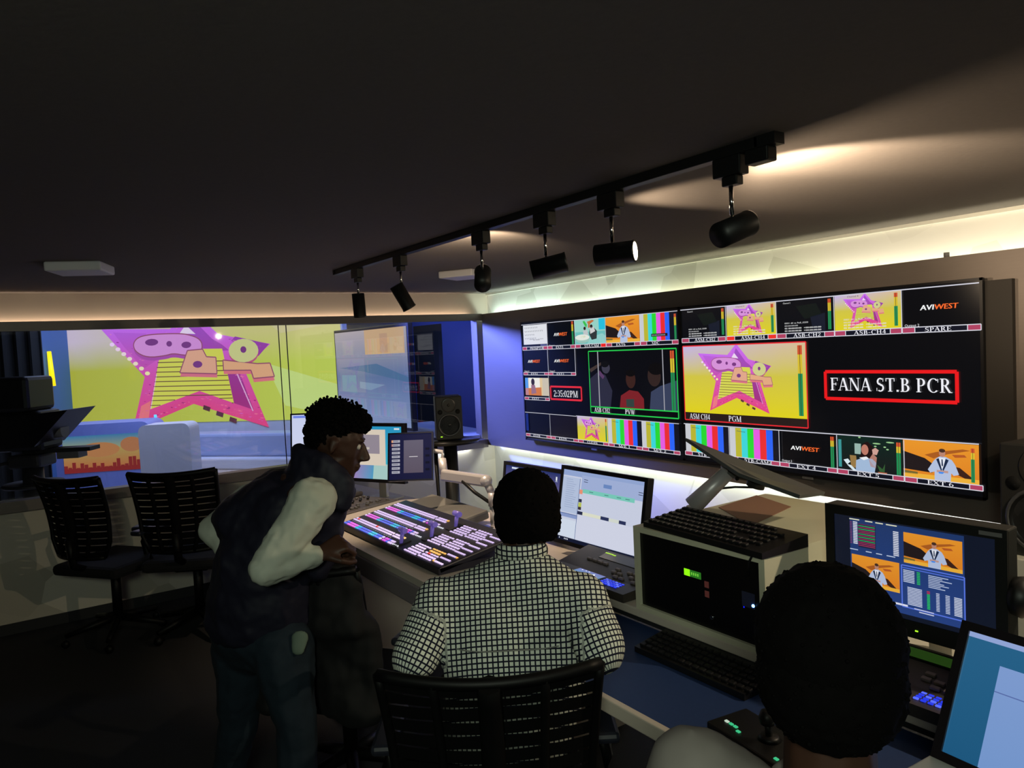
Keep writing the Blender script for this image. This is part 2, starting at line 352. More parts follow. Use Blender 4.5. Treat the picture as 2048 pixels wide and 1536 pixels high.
    for X, Y, a, b in ((600, 300, 52, 34), (735, 325, 22, 28), (865, 345, 38, 32), (940, 540, 36, 34), (1285, 420, 22, 32)):
        q = P(X, Y); c.ell(q[0], q[1], a*ex, b*ey, (122, 60, 130), 12)
    c.up()
def starpic(c, x, y, w, h):
    c.up()
    for k in range(6):
        xs = [x+w*k/6, x+w*(k+1)/6]; tc = [mixc((196, 180, 226), (214, 190, 150), j/6) for j in (k, k+1)]
        c.poly([(xs[0], y), (xs[1], y), (xs[1], y+h*.45), (xs[0], y+h*.45)], None, [tc[0], tc[1], (208, 196, 70), (208, 196, 70)])
        c.poly([(xs[0], y+h*.45), (xs[1], y+h*.45), (xs[1], y+h), (xs[0], y+h)], None, [(208, 196, 70), (208, 196, 70), (222, 208, 30), (222, 208, 30)])
    star(c, x, y, w, h)
def bars(c, x, y, w, h, n=8):
    cs = [(200, 202, 208), (186, 180, 52), (60, 212, 216), (40, 214, 52), (228, 92, 224), (232, 46, 50), (44, 100, 246), (18, 20, 34)]
    c.up()
    for k in range(8): c.rect(x+w*k/8, y, w/8+.0003, h, cs[k])
    c.up()
    if n == 7:
        for k in range(6): c.rect(x+w*(.16+.03*k), y+h*(.09+.004*k), w*.018, h*.03, (70, 110, 100))
def avi(c, x, y, w, h, cx=.5, ww=.5, out=None):
    c.up(); hh = h*.13; x0 = x+w*(cx-ww/2); yb = y+h*.56
    c.text('AVI', x0, yb, hh, (245, 245, 245), ww*w*.36, .12, .002); c.text('WEST', x0+ww*w*.38, yb, hh, (255, 110, 48), ww*w*.62, .12, .002)
    if out: c.text(out, x+w*.03, y+h*.97, h*.07, (225, 225, 230))
def meter(c, x, y, w, h, g=.6):
    c.up(2); c.rect(x, y, w, h*.13, (206, 84, 48)); c.rect(x, y+h*.13, w, h*(.87-g), (214, 188, 52)); c.rect(x, y+h*(1-g), w, h*g, (34, 140, 84))
    c.up(); c.rect(x+w*.44, y, w*.1, h, (60, 50, 30))
def label(c, x, y, w, h, txt, on=False, wd=.004):
    c.up(); red = (238, 52, 44) if on else (176, 66, 98)
    c.rect(x, y, w, h, (18, 20, 34)); c.up(); c.rect(x, y, w*.17, h, red); c.rect(x+w*.84, y, w*.16, h, red); c.up()
    c.frame(x, y, w, h, wd, (214, 214, 224)); c.line(x+w*.17, y, x+w*.17, y+h, wd, (214, 214, 224)); c.line(x+w*.84, y, x+w*.84, y+h, wd, (214, 214, 224))
    if txt: c.up(); c.serif(txt, x+w*.30, y+h*.86, h*.72, W_, w*.068*len(txt))
def presenter(c, x, y, w, h):
    P = lambda u, v: (x+u*w, y+v*h); pg = lambda pts, cl: c.poly([P(*p) for p in pts], cl)
    c.up(); c.rect(x, y, w, h, (232, 150, 44), (222, 128, 36)); c.up()
    pg([(0, .3), (.12, .36), (.3, .45), (.42, .6), (.4, .82), (0, .78)], (34, 26, 28)); pg([(.3, .36), (.46, .26), (.8, .14), (.9, .16), (.6, .3), (.42, .44)], (170, 92, 34))
    pg([(.66, .3), (.82, .28), (.85, .34), (.7, .37)], (180, 90, 40)); pg([(.68, .6), (.76, .62), (.95, .9), (.9, .94), (.72, .8)], (60, 34, 26)); c.up()
    c.rect(x, y+.88*h, w, .12*h, (236, 176, 60)); pg([(0, .82), (.2, .84), (.2, .9), (0, .9)], (110, 100, 50)); c.up()
    pg([(.46, .42), (.5, .37), (.58, .37), (.66, .44), (.7, .55), (.75, .8), (.68, .84), (.65, .78), (.64, 1), (.43, 1), (.43, .78), (.37, .82), (.34, .74), (.42, .5)], (178, 192, 222)); c.up()
    pg([(.49, .4), (.58, .4), (.55, .62), (.52, .72)], (226, 230, 240)); c.up()
    pg([(.455, .45), (.49, .42), (.53, .72), (.515, .74)], (28, 42, 72)); pg([(.62, .45), (.58, .42), (.535, .72), (.55, .74)], (28, 42, 72)); pg([(.525, .44), (.54, .44), (.545, .6), (.535, .63), (.525, .6)], (30, 44, 78))
    c.ell(*P(.535, .28), .042*w, .1*h, (186, 132, 112)); pg([(.46, .73), (.61, .73), (.61, .79), (.46, .79)], (190, 150, 140)); c.up()
    c.ell(*P(.535, .215), .042*w, .05*h, (70, 46, 36)); pg([(.48, .77), (.56, .77), (.54, .82), (.49, .82)], (70, 140, 235)); c.up()
def woman(c, x, y, w, h):
    P = lambda u, v: (x+u*w, y+v*h); pg = lambda pts, cl: c.poly([P(*p) for p in pts], cl)
    c.up(); c.rect(x, y, w, h, (18, 40, 34), (22, 24, 26)); c.up()
    c.rect(x+.02*w, y+.12*h, .05*w, .8*h, (60, 150, 150)); c.rect(x+.28*w, y+.2*h, .1*w, .3*h, (150, 180, 170)); pg([(.2, .55), (.3, .55), (.32, .9), (.22, .9)], (150, 120, 70))
    for u, v, r in ((.62, .16, .06), (.82, .1, .06), (.36, .02, .02), (.74, .24, .02), (.6, .24, .02), (.78, .3, .02)): c.ell(*P(u, v), r*w, .02*h, (150, 200, 140))
    pg([(.63, .95), (.77, .95), (.75, 1), (.65, 1)], (190, 110, 80)); pg([(.66, .94), (.62, .75), (.7, .86), (.74, .7), (.73, .94)], (50, 90, 50)); c.up()
    pg([(.4, .2), (.48, .12), (.56, .25), (.58, .55), (.5, .75), (.36, .66), (.38, .4)], (34, 18, 18)); c.up()
    pg([(.3, .68), (.4, .6), (.55, .6), (.61, .7), (.58, 1), (.29, 1)], (160, 184, 214)); pg([(.52, .82), (.5, .62), (.56, .45), (.62, .55), (.6, .85)], (176, 122, 108)); c.up()
    c.ell(*P(.44, .36), .055*w, .15*h, (188, 122, 104)); pg([(.55, .34), (.6, .28), (.65, .34), (.62, .48), (.56, .47)], (206, 160, 148)); pg([(.35, .6), (.42, .66), (.5, .6), (.46, .55)], (232, 236, 240))
    pg([(.1, .7), (.17, .66), (.21, .74), (.16, .82), (.22, .84), (.3, .97), (.26, 1), (.17, .86)], (214, 230, 236)); c.up()
def tealset(c, x, y, w, h):
    P = lambda u, v: (x+u*w, y+v*h); pg = lambda pts, cl: c.poly([P(*p) for p in pts], cl)
    c.up(); c.rect(x, y, w, h, (150, 208, 196)); c.up(); c.rect(x+.8*w, y, .2*w, .45*h, (40, 190, 220)); c.rect(x, y+.5*h, w, .5*h, (110, 190, 186)); pg([(.5, .75), (.9, .6), (1, .7), (1, 1), (.4, 1)], (200, 226, 220)); c.up()
    pg([(.28, .08), (.34, .05), (.42, .22), (.4, .34), (.34, .24)], (60, 190, 80)); pg([(.42, .1), (.6, .04), (.66, .08), (.52, .2), (.5, .36), (.45, .34), (.46, .2)], (196, 110, 60))
    c.ell(*P(.25, .8), .23*w, .16*h, (150, 190, 180)); pg([(.02, .72), (.48, .72), (.46, .9), (.06, .9)], (150, 190, 180)); c.up(); c.ell(*P(.25, .72), .24*w, .12*h, (226, 230, 222)); c.ell(*P(.26, .7), .1*w, .04*h, (190, 200, 150))
    pg([(.28, .45), (.42, .42), (.46, .62), (.3, .66)], (190, 196, 198)); pg([(.5, .38), (.64, .34), (.74, .5), (.72, .8), (.56, .84), (.48, .6)], (50, 56, 58)); c.up()
    pg([(.5, .34), (.64, .32), (.68, .5), (.52, .6)], (206, 206, 206)); c.ell(*P(.34, .36), .04*w, .07*h, (50, 34, 30)); c.ell(*P(.56, .3), .045*w, .08*h, (40, 28, 26)); c.up()
def nightcrew(c, x, y, w, h):
    P = lambda u, v: (x+u*w, y+v*h); pg = lambda pts, cl: c.poly([P(*p) for p in pts], cl)
    c.up(); c.rect(x, y, w, h, (12, 12, 18)); c.up()
    pg([(.0, .5), (.1, .38), (.2, .42), (.28, .7), (.25, 1), (0, 1)], (44, 44, 62)); pg([(.36, 1), (.38, .78), (.48, .68), (.58, .7), (.64, .82), (.64, 1)], (122, 34, 40)); pg([(.7, 1), (.72, .7), (.82, .6), (1, .5), (1, 1)], (56, 64, 90)); c.up()
    pg([(.0, .32), (.15, .2), (.17, .23), (.02, .38)], (66, 54, 50)); pg([(.44, .84), (.53, .83), (.53, .97), (.44, .97)], (52, 66, 62)); pg([(.13, .34), (.19, .45), (.17, .5), (.12, .42)], (90, 60, 100))
    c.ell(*P(.21, .3), .05*w, .1*h, (60, 58, 74)); c.ell(*P(.5, .5), .055*w, .15*h, (58, 34, 30)); c.ell(*P(.76, .44), .07*w, .17*h, (50, 36, 34)); c.up(); c.ell(*P(.2, .23), .05*w, .06*h, (16, 16, 20)); c.ell(*P(.5, .39), .055*w, .06*h, (14, 12, 14)); c.ell(*P(.78, .32), .08*w, .1*h, (14, 12, 14)); c.up()
def playout(c, x, y, w, h):
    c.up(); c.rect(x, y, w, h, (14, 15, 20)); c.up()
    c.poly([(x+.35*w, y+.2*h), (x+.7*w, y+.15*h), (x+.8*w, y+.5*h), (x+.5*w, y+.6*h)], (20, 26, 24)); c.poly([(x+.6*w, y+.55*h), (x+.85*w, y+.45*h), (x+.85*w, y+h), (x+.65*w, y+h)], (26, 30, 44)); c.up()
    c.text('Channel 2', x+.12*w, y+.1*h, .045*h, (220, 220, 220)); tags(c, x, y, w, h)
def tags(c, x, y, w, h):
    cl = (222, 222, 222); c.up()
    c.text('0001 dil va Rall_0200', x+.14*w, y+.72*h, .045*h, cl, .42*w); c.text('00:00:00:00', x+.14*w, y+.8*h, .04*h, cl, .24*w)
    for k in (0, 1):
        c.text('02 00:00:00:00', x+.14*w, y+(.88+.08*k)*h, .045*h, cl, .3*w, 0, .0008); c.text('+00:00:00:00', x+.48*w, y+(.88+.08*k)*h, .045*h, cl, .3*w, 0, .0008)
def base_tv(c, col=(8, 9, 13)): c.rect(0, 0, 1, 1, col); c.up()
# ================================================================== the room
CEIL = noise_mat('charcoal_ceiling_paint', (118, 112, 108), (126, 120, 115), 60, .95, .05, spec=.05)
CARPET = noise_mat('black_carpet', (30, 30, 32), (42, 42, 44), 260, .95, .3)
PAPER = facet_paper('faceted_wallpaper', (176, 170, 154), (226, 220, 204), 2.6)
PAPER2 = facet_paper('pale_faceted_wallpaper', (214, 214, 208), (240, 240, 236), 3.4)
BEIGE = noise_mat('beige_paint', (214, 200, 184), (206, 192, 176), 5, .8)
PANEL = noise_mat('brushed_brown_metal', (118, 109, 102), (110, 101, 95), 6, .42, 0, .25, .5, (1, 1, 30))
DWALL = mat('dark_wall_paint', (50, 48, 46), .8)
def room(name, a, b, m): return struct(MB().ab(a, b, m).build(name))
room('floor', (-2.6, -2.1, -.1), (3.72, 5.76, 0), CARPET)
room('ceiling', (-2.6, -2.1, 2.18), (3.72, 5.76, 2.3), CEIL)
room('wall_right', (3.617, -2.1, 0), (3.72, 5.76, 2.18), PAPER2)
room('wall_left', (-2.7, -2.1, 0), (-2.6, 5.76, 2.18), DWALL)
room('wall_back', (-2.7, -2.2, 0), (3.72, -2.1, 2.18), DWALL)
wf = MB(); wf.ab((-2.6, 5.66, 0), (3.617, 5.76, .84), PAPER); wf.ab((-2.6, 5.66, 1.945), (3.617, 5.76, 2.18), BEIGE); wf.ab((3.49, 5.66, .84), (3.617, 5.76, 1.945), PANEL)
struct(wf.build('wall_front'))
struct(MB().ab((-2.6, 5.58, 1.934), (3.5, 5.63, 1.994), PANEL).build('trim_1'))
struct(MB().ab((-2.6, 5.58, .79), (3.5, 5.63, .86), PANEL).ab((-2.6, 5.63, .84), (3.5, 5.68, .86), PANEL).build('trim_2'))
struct(MB().ab((3.6, -2.1, 2.163), (3.617, 5.66, 2.18), mat('white_trim', (225, 225, 215), .5)).build('trim_3'))
struct(MB().ab((-2.6, 5.652, 0), (3.617, 5.66, .07), DARK).build('baseboard_front'))
GL = bpy.data.materials.new('window_glass'); GL.use_nodes = True; nt = GL.node_tree; nt.nodes.clear()
o_ = nt.nodes.new('ShaderNodeOutputMaterial'); tr = nt.nodes.new('ShaderNodeBsdfTransparent'); tr.inputs[0].default_value = (.93, .95, .96, 1)
gs = nt.nodes.new('ShaderNodeBsdfGlossy'); gs.inputs['Roughness'].default_value = .02; mx = nt.nodes.new('ShaderNodeMixShader'); fr = nt.nodes.new('ShaderNodeFresnel'); fr.inputs[0].default_value = 1.8
ge = nt.nodes.new('ShaderNodeNewGeometry'); ml = nt.nodes.new('ShaderNodeMath'); ml.operation = 'MULTIPLY_ADD'; ml.inputs[1].default_value = -1; ml.inputs[2].default_value = 1; m2 = nt.nodes.new('ShaderNodeMath'); m2.operation = 'MULTIPLY'
nt.links.new(ge.outputs['Backfacing'], ml.inputs[0]); nt.links.new(ml.outputs[0], m2.inputs[0]); nt.links.new(fr.outputs[0], m2.inputs[1]); nt.links.new(m2.outputs[0], mx.inputs[0]); nt.links.new(tr.outputs[0], mx.inputs[1]); nt.links.new(gs.outputs[0], mx.inputs[2]); nt.links.new(mx.outputs[0], o_.inputs[0])
wn = thing('window_1', '', '', (0, 5.66, .85)); del wn['label'], wn['category']; struct(wn)
MB().ab((-2.6, 0, .0), (1.7, .008, 1.09), GL).build('pane', wn); MB().ab((1.712, 0, 0), (3.49, .008, 1.09), GL).build('pane', wn)
MB().ab((1.7, -.003, 0), (1.704, .011, 1.09), BLACK).build('glass_joint', wn); MB().ab((1.76, -.003, 0), (1.764, .011, 1.09), BLACK).build('glass_joint', wn)
pn = thing('wall_panel', 'long dark brushed metal panel behind the two wall screens', 'wall panel', (3.5, 3.1, .811))
MB().ab((0, -2.4, 0), (.03, 2.48, 1.179), PANEL).build('face', pn)
MB().ab((-.03, -1.745, .14), (0, 1.80, 1.055), mat('shadow_brown', (44, 40, 36), .6)).build('shadow_board', pn)  # dark board added behind the televisions in place of the shadow beside them
MB().ab((.03, -1.6, .3), (.117, -1.5, .9), DARK).ab((.03, 2.2, .3), (.117, 2.3, .9), DARK).build('bracket', pn)
MB().cyl((.01, -1.47, 1.179), (.01, -1.47, 1.20), .012, GREYP).build('cable_grommet', pn)
# ================================================================== the two wall screens
def wall_tv(y_left, lab, draw):
    W, H, b = 1.725, .965, .012
    t = thing('wall_television', lab, 'television', (3.45, y_left, .916), -math.pi/2)
    MB().ab((0, 0, 0), (W, .02, H), BLACK, .004).ab((.15, .018, .12), (W-.15, .05, H-.12), BLACK).build('housing', t)
    MB().ab((0, -.006, 0), (W, 0, b), BEZ).ab((0, -.006, H-b), (W, 0, H), BEZ).ab((0, -.006, 0), (b, 0, H), BEZ).ab((W-b, -.006, 0), (W, 0, H), BEZ).build('bezel', t)
    MB().box((W/2, -.004, -.006), (.06, .012, .012), GREYP).build('logo_tab', t)
    c = Cv(W-2*b, H-2*b); base_tv(c); draw(c)
    c.build('screen', frame((b, -.001, b), (1, 0, 0), (0, 0, 1), (0, -1, 0)), t, SCR)
    return t
GR = (206, 206, 218)
def tv_right(c):
    h = .185
    for k, f in enumerate((playout, starpic, playout, starpic)):
        x = .005+.2*k; f(c, x, .012, .198, h); c.up()
        if k % 2: tags(c, x-.02*0, .012, .198, h); c.text('Channel 4', x+.04, .026, .009, (60, 50, 70), .035)
        meter(c, x+.178, .022, .01, .165)
    avi(c, .805, .012, .19, .19, .5, .5, 'Output 2')
    for k, s_ in enumerate(('ASM-CH2', 'ASM-CH4', 'ASB-CH2', 'ASB-CH4', 'SPARE')): label(c, .005+.2*k-(k == 0)*.003, .199, .198, .027, s_, k == 1)
    c.line(0, .011, 1, .011, .005, GR)
    for k in (1, 2, 3, 4): c.line(.2*k+.004, .01, .2*k+.004, .2, .004, GR)
    c.rect(.006, .252, .502, .43, (214, 200, 60)); starpic(c, .006, .252, .502, .432); meter(c, .478, .268, .016, .40)
    c.up(); c.rect(.006, .684, .502, .048, (40, 28, 26)); c.frame(.006, .25, .502, .484, .007, (228, 44, 52)); c.up(3)
    c.serif('ASM CH4', .028, .726, .034, W_, .093); c.serif('PGM', .202, .726, .034, W_, .054)
    c.frame(.571, .417, .373, .146, .0165, (232, 26, 30)); c.up(); c.serif('FANA ST.B PCR', .585, .518, .068, W_, .345)
    for k in range(2): bars(c, .005+.2*k, .764, .198, .18, 7)
    avi(c, .405, .764, .195, .18, .45, .5, 'Output 3'); meter(c, .582, .772, .011, .17, .68)
    woman(c, .604, .760, .196, .186); meter(c, .782, .775, .012, .165, .68); presenter(c, .801, .757, .193, .186); meter(c, .975, .775, .009, .16, .68)
    for k, s_ in enumerate(('STB-CAM1', 'STB-CAM2', 'EXT 4', 'EXT 5', 'EXT 6')): label(c, .005+.2*k-(k == 0)*.003, .944, .198, .025, s_)
    c.line(0, .762, .995, .752, .005, GR)
    for k in (1, 2, 3, 4): c.line(.2*k+.004, .76, .2*k+.004, .945, .004, GR)
def tv_left(c):
    h = .185
    c.up(); c.rect(.012, .02, .188, .165, (222, 224, 230)); c.up()
    for k, n in enumerate((8, 11, 6, 7)):
        for j in range(n):
            x = .025+.0135*j; y = .045+.03*k; c.line(x, y-.008, x+.004, y+.006, .003, (90, 90, 100)); c.line(x, y-.002, x+.008, y-.004, .002, (90, 90, 100))
    c.text('***break***', .06, .152, .014, (70, 70, 80), .11); c.text('000:00:00', .145, .199, .010, (150, 160, 250), .05)
    avi(c, .205, .015, .19, .2, .48, .5, 'Output 1'); meter(c, .378, .02, .012, .18, .58)
    tealset(c, .4, .014, .198, .19); presenter(c, .602, .014, .196, .19); bars(c, .8, .014, .178, .19); c.up(2); c.rect(.86, .155, .085, .02, (24, 26, 30)); c.up(); [c.rect(.864+.008*k, .161, .005, .009, (150, 150, 160)) for k in range(9)]; c.rect(.978, .014, .018, .19, (18, 20, 34)); meter(c, .98, .03, .01, .17, .55)
    for k, s_ in enumerate(('PROMPTER', 'EXT1', 'STA CAM', 'EXT6', 'XDC')): label(c, .003+.2*k, .205, .197, .027, s_, k == 3 and False)
    c.rect(.57, .206, .03, .025, (236, 40, 40)); c.line(0, .013, 1, .013, .004, GR)
    for k in (1, 2, 3, 4): c.line(.2*k+.002, .014, .2*k+.002, .23, .004, GR)
    avi(c, .003, .235, .19, .19, .45, .5, 'Output 4'); avi(c, .203, .235, .19, .19, .5, .55, 'Output 2')
    label(c, .003, .424, .197, .022, 'EXT2'); label(c, .201, .424, .197, .022, 'EXT3'); c.line(.2, .235, .2, .445, .005, GR); c.line(.397, .235, .397, .445, .005, GR)
    c.up(); c.rect(.012, .47, .185, .15, (220, 196, 150)); c.up(); c.rect(.012, .47, .025, .15, (80, 150, 230)); c.poly([(.04, .47), (.13, .47), (.13, .55), (.04, .56)], (236, 234, 224)); c.poly([(.012, .56), (.14, .55), (.14, .62), (.012, .62)], (206, 120, 60)); c.up()
    c.ell(.075, .505, .014, .03, (50, 40, 50)); c.poly([(.06, .53), (.09, .53), (.1, .6), (.06, .61)], (150, 110, 130)); c.rect(.15, .47, .045, .15, (200, 190, 170)); label(c, .003, .637, .197, .022, 'EXT7')
    c.line(.198, .45, .198, .66, .004, GR)
    c.up(); c.frame(.211, .54, .219, .104, .014, (222, 44, 58)); c.up(); c.serif('2:35:02PM', .232, .622, .052, W_, .172)
    c.up(); nightcrew(c, .49, .262, .5, .424); c.line(.548, .262, .548, .686, .01, (160, 160, 170)); c.line(.918, .262, .918, .686, .008, (160, 160, 170)); meter(c, .956, .275, .02, .41, .64)
    c.up(); c.frame(.489, .261, .499, .472, .008, (40, 200, 80)); c.line(.489, .686, .988, .686, .008, (40, 200, 80)); c.up(); c.serif('ASB CH2', .512, .726, .034, W_, .098); c.serif('PVW', .7, .726, .034, W_, .056)
    c.line(0, .77, .39, .772, .004, GR); c.line(.196, .77, .196, .955, .007, (150, 150, 156)); c.rect(.2, .78, .19, .17, (22, 18, 20)); c.rect(.005, .78, .02, .15, (20, 40, 120))
    starpic(c, .394, .768, .198, .186); meter(c, .578, .775, .008, .17, .7); bars(c, .594, .768, .197, .186, 7); bars(c, .793, .768, .195, .186, 7)
    for k, s_ in enumerate(('EXT8', 'EXT9', 'CLEAN', 'M/E 1', 'M/E 2')): label(c, .003+.198*k, .954, .196, .023, s_)
    c.line(.39, .767, .99, .767, .004, GR)
wall_tv(4.909, 'left wall television with the clock, green-framed preview and colour bars', tv_left)
wall_tv(3.182, 'right wall television showing the red-framed FANA ST.B PCR title', tv_right)
# ================================================================== ceiling fittings
tr_ = thing('track_rail', 'long black lighting track on the dark ceiling', 'light track', (1.6, 2.65, 2.18))
MB().ab((-.018, -1.47, -.028), (.018, 1.47, 0), BLACK, .002).build('rail', tr_)
MB().ab((-.018, -1.52, -.028), (.022, -1.46, 0), BLACK).build('end_cap', tr_); MB().ab((-.018, 1.45, -.028), (.022, 1.49, 0), BLACK).build('end_cap', tr_)
MB().ab((-.02, -1.50, -.065), (.02, -1.43, -.028), BLACK, .004).build('power_feed', tr_)
LENS = mat('lamp_lens', (255, 240, 215), .3, emit=(255, 236, 205), strength=8)
def track_head(y, d, lab, power, ang=70, x=1.6, col=(255, 226, 190), deep=.05):
    d = Vector(d).normalized(); t = thing('track_spotlight', lab, 'spotlight', (x, y, 2.152), 0, 'spotlights on the ceiling track')
    MB().ab((-.019, -.045, -.05), (.019, .045, 0), BLACK, .003).ab((-.014, -.03, -.075), (.014, .02, -.05), BLACK, .003).build('adapter', t)
    MB().cyl((0, 0, -.075), (0, 0, -.15), .006, CHROME).build('stem', t)
    MB().cyl(Vector((0, 0, -.15)), Vector((0, 0, -.185)), .004, CHROME).build('pivot', t)
    c = Vector((0, 0, -.19)); a = c-d*.055; b = c+d*.075
    MB().lathe([(0, 0), (.034, 0), (.034, .122), (.0355, .124), (.0355, .130), (.031, .130), (.031, .13-deep), (0, .13-deep)], a, BLACK, 32, d).build('lamp_body', t)
    MB().cyl(b-d*(deep-.001), b-d*(deep-.003), .029, LENS, seg=24).build('lens', t)
    if power: spot('track_lamp', Vector((x, y, 2.152))+b+d*.012, d, power, col, ang)
    return t
track_head(3.82, (.1, .15, -1), 'farthest spotlight on the track, hanging straight down near the window', 46, 80)
track_head(3.28, (.44, -.06, -.8), 'tilted black spotlight second from the far end of the track', 60, 85)
track_head(2.53, (.42, .62, .42), 'spotlight third from the far end, pointing away over the ceiling box', 22, 80)
track_head(2.10, (.72, -.62, .18), 'spotlight in the middle of the track, angled slightly upward to the right', 26)
track_head(1.75, (.52, -.85, .02), 'level spotlight with its bright lens showing, above the multiviewers', 34, 80, deep=.004)
track_head(1.28, (.95, .03, .30), 'largest nearest spotlight at the near end of the track', 60, 90)
spot('unseen_warm_spot', (2.5, .1, 2.05), (-.28, 1.0, -.85), 60, (255, 232, 196), 95)  # unseen spot added to brighten the server case and desk
spot('unseen_warm_spot', (2.3, -.2, 2.05), (1.2, 1.0, -.30), 60, (255, 226, 190), 62)
def ceil_box(x, y, r, lab):
    t = thing('ceiling_box', lab, 'ceiling fitting', (x, y, 2.18), r)
    MB().box((0, 0, -.022), (.24, .24, .044), mat('white_plastic', (222, 220, 224), .5), None, .008).build('cover', t); MB().box((0, 0, -.001), (.2, .2, .004), GREYP).build('mount_plate', t)
ceil_box(.30, 4.08, -.35, 'small white flat box on the ceiling above the window, far left')
ceil_box(2.42, 4.05, .55, 'small white flat box on the ceiling beside the track lights')
# ================================================================== studio behind the glass
SFL = noise_mat('studio_floor_vinyl', (196, 186, 180), (206, 198, 190), 3, .3); SW = mat('studio_white', (214, 216, 224), .45); SB = mat('studio_blue_wall', (70, 120, 190), .6)
room('floor', (-4, 5.76, -.1), (4.3, 13, 0), SFL); room('ceiling', (-4, 5.76, 3.4), (4.3, 13, 3.5), DWALL)
room('wall_studio_right', (4.2, 5.76, 0), (4.3, 13, 3.4), mat('studio_side_paint', (60, 80, 150), .7)); room('wall_studio_back', (-4, 12.9, 0), (4.3, 13, 3.4), DWALL)
def seg_m(p, q): # local frame: x from p to q, front facing the room (-y side)
    p = Vector((p[0], p[1], 0)); q = Vector((q[0], q[1], 0)); x = (q-p).normalized(); return p, (q-p).length, math.atan2(x.y, x.x)
p, ln, an = seg_m((.595, 11.05), (3.148, 8.103))
t = thing('led_screen', 'large lit wall showing the pink star sign on yellow, beyond the glass', 'led screen', p, an)
MB().ab((-.06, .01, 0), (ln+.02, .12, 2.9), SW).build('surround', t)
c = Cv(ln, 1.72)
for k in range(8):
    a, b = k/8, (k+1)/8; f = lambda u, v: mixc(mixc((206, 190, 214), (206, 200, 130), min(1, u*1.6)), mixc((178, 180, 66), (196, 212, 92), u), v)
    g = lambda v: max(0, min(1, (v-.38)*4.5))
    for v0, v1 in ((0, .38), (.38, .6), (.6, 1)): c.poly([(a, v0), (b, v0), (b, v1), (a, v1)], None, [f(a, g(v0)), f(b, g(v0)), f(b, g(v1)), f(a, g(v1))])
c.up(); c.poly([(.74, .60), (1, .78), (1, 1), (.8, .9)], (200, 220, 130)); c.poly([(.62, .08), (.8, .0), (1, 0), (1, .35), (.8, .4)], (210, 200, 150))
star(c, 0, .20, 1.02, .885); c.build('screen', frame((0, 0, .95), (1, 0, 0), (0, 0, 1), (0, -1, 0)), t, LEDW)
p, ln, an = seg_m((-.2, 9.2), (.60, 10.98)); t = thing('blue_set_wall', 'narrow blue set wall left of the star screen', 'set wall', p, an); MB().ab((0, 0, 0), (ln, .1, 2.9), SB).build('face', t)
wi = Matrix.Rotation(-t.rotation_euler.z, 4, 'Z') @ Matrix.Translation(-t.location)
MB().tube([at(106, 772, 8.75), at(98, 703, 8.75)], [.034, .024], mat('yellow_tube', (255, 220, 0), .4, emit=(255, 226, 20), strength=1.1)).build('light_tube', t, wi)
p, ln, an = seg_m((1.30, 9.466), (2.84, 7.52)); t = thing('set_bench', 'long pale curved plinth under the star screen', 'plinth', p, an)
MB().ab((0, 0, .60), (ln, .3, .86), mat('pale_blue_laminate', (170, 182, 215), .5), .03).build('body', t); MB().ab((-.05, -.12, .47), (ln, .3, .60), SW, .02).build('step', t); MB().ab((-.05, -.5, 0), (ln, .3, .47), mat('beige_platform', (200, 180, 160), .6), .02).build('step', t)
def rounded(w, h, r):
    pts = [(0, 0), (w, 0)]
    for cx, a0 in ((w-r, 0), (r, 90)): pts += [(cx+r*math.cos(math.radians(a0+a)), h-r+r*math.sin(math.radians(a0+a))) for a in range(0, 91, 15)]
    return pts
t = thing('studio_counter', 'rounded pale counter with an orange skyline picture on its front', 'counter', at(118, 1000, 7.9).xy.to_3d(), -.45)
MB().prism([(x, 0, z) for x, z in rounded(.98, 1.07, .1)], (0, .5, 0), mat('blue_laminate', (140, 155, 225), .45)).build('body', t)
c = Cv(.82, .40); c.rect(0, 0, 1, .35, (70, 140, 190), (170, 180, 140)); c.rect(0, .35, 1, .65, (196, 170, 100), (206, 110, 70)); c.up(); c.ell(.85, .3, .14, .2, (196, 130, 90)); c.ell(.45, .4, .25, .2, (206, 140, 90)); c.up()
for k in range(20): hgt = random.uniform(.1, .36)*(1.3 if k in (8, 16) else 1); c.rect(.05*k, .98-hgt, .045, hgt, (150, 50, 50))
c.rect(0, .88, 1, .12, (150, 45, 50)); c.build('skyline_picture', frame((.08, -.004, .55), (1, 0, 0), (0, 0, 1), (0, -1, 0)), t, screen_mat('backlit_print', .7))
MB().ab((.86, .52, .9), (.885, .54, 1.1), mat('blue_tube', (120, 190, 255), .4, emit=(70, 170, 255), strength=1.6)).build('light_tube', t)
t = thing('studio_counter', 'tall plain grey-white counter with rounded top right of the skyline counter', 'counter', at(286, 1000, 7.4).xy.to_3d(), -.5)
MB().prism([(x, 0, z) for x, z in rounded(.50, 1.075, .07)], (0, .3, 0), SW).build('body', t)
p, ln, an = seg_m(at(-260, 800, 7.0).xy, at(90, 800, 7.3).xy); t = thing('studio_dark_cloth', 'dark curtain filling the far left of the studio', 'curtain', p, an)
cm = MB(); pts = [(k*ln/60, .03*math.sin(k*1.3), 0) for k in range(61)]; cm.prism(pts+[(x, y+.02, z) for x, y, z in reversed(pts)], (0, 0, 3.2), mat('black_cloth', (22, 24, 24), .9)); cm.build('cloth', t)
p, ln, an = seg_m(at(674, 800, 8.2).xy, at(822, 800, 6.9).xy)
t = thing('studio_television', 'tall tilted blue-grey television in the studio beside the corner', 'television', p, an)
MB().ab((0, .01, .93), (ln, .06, 1.96), BEZ, .005).build('housing', t)
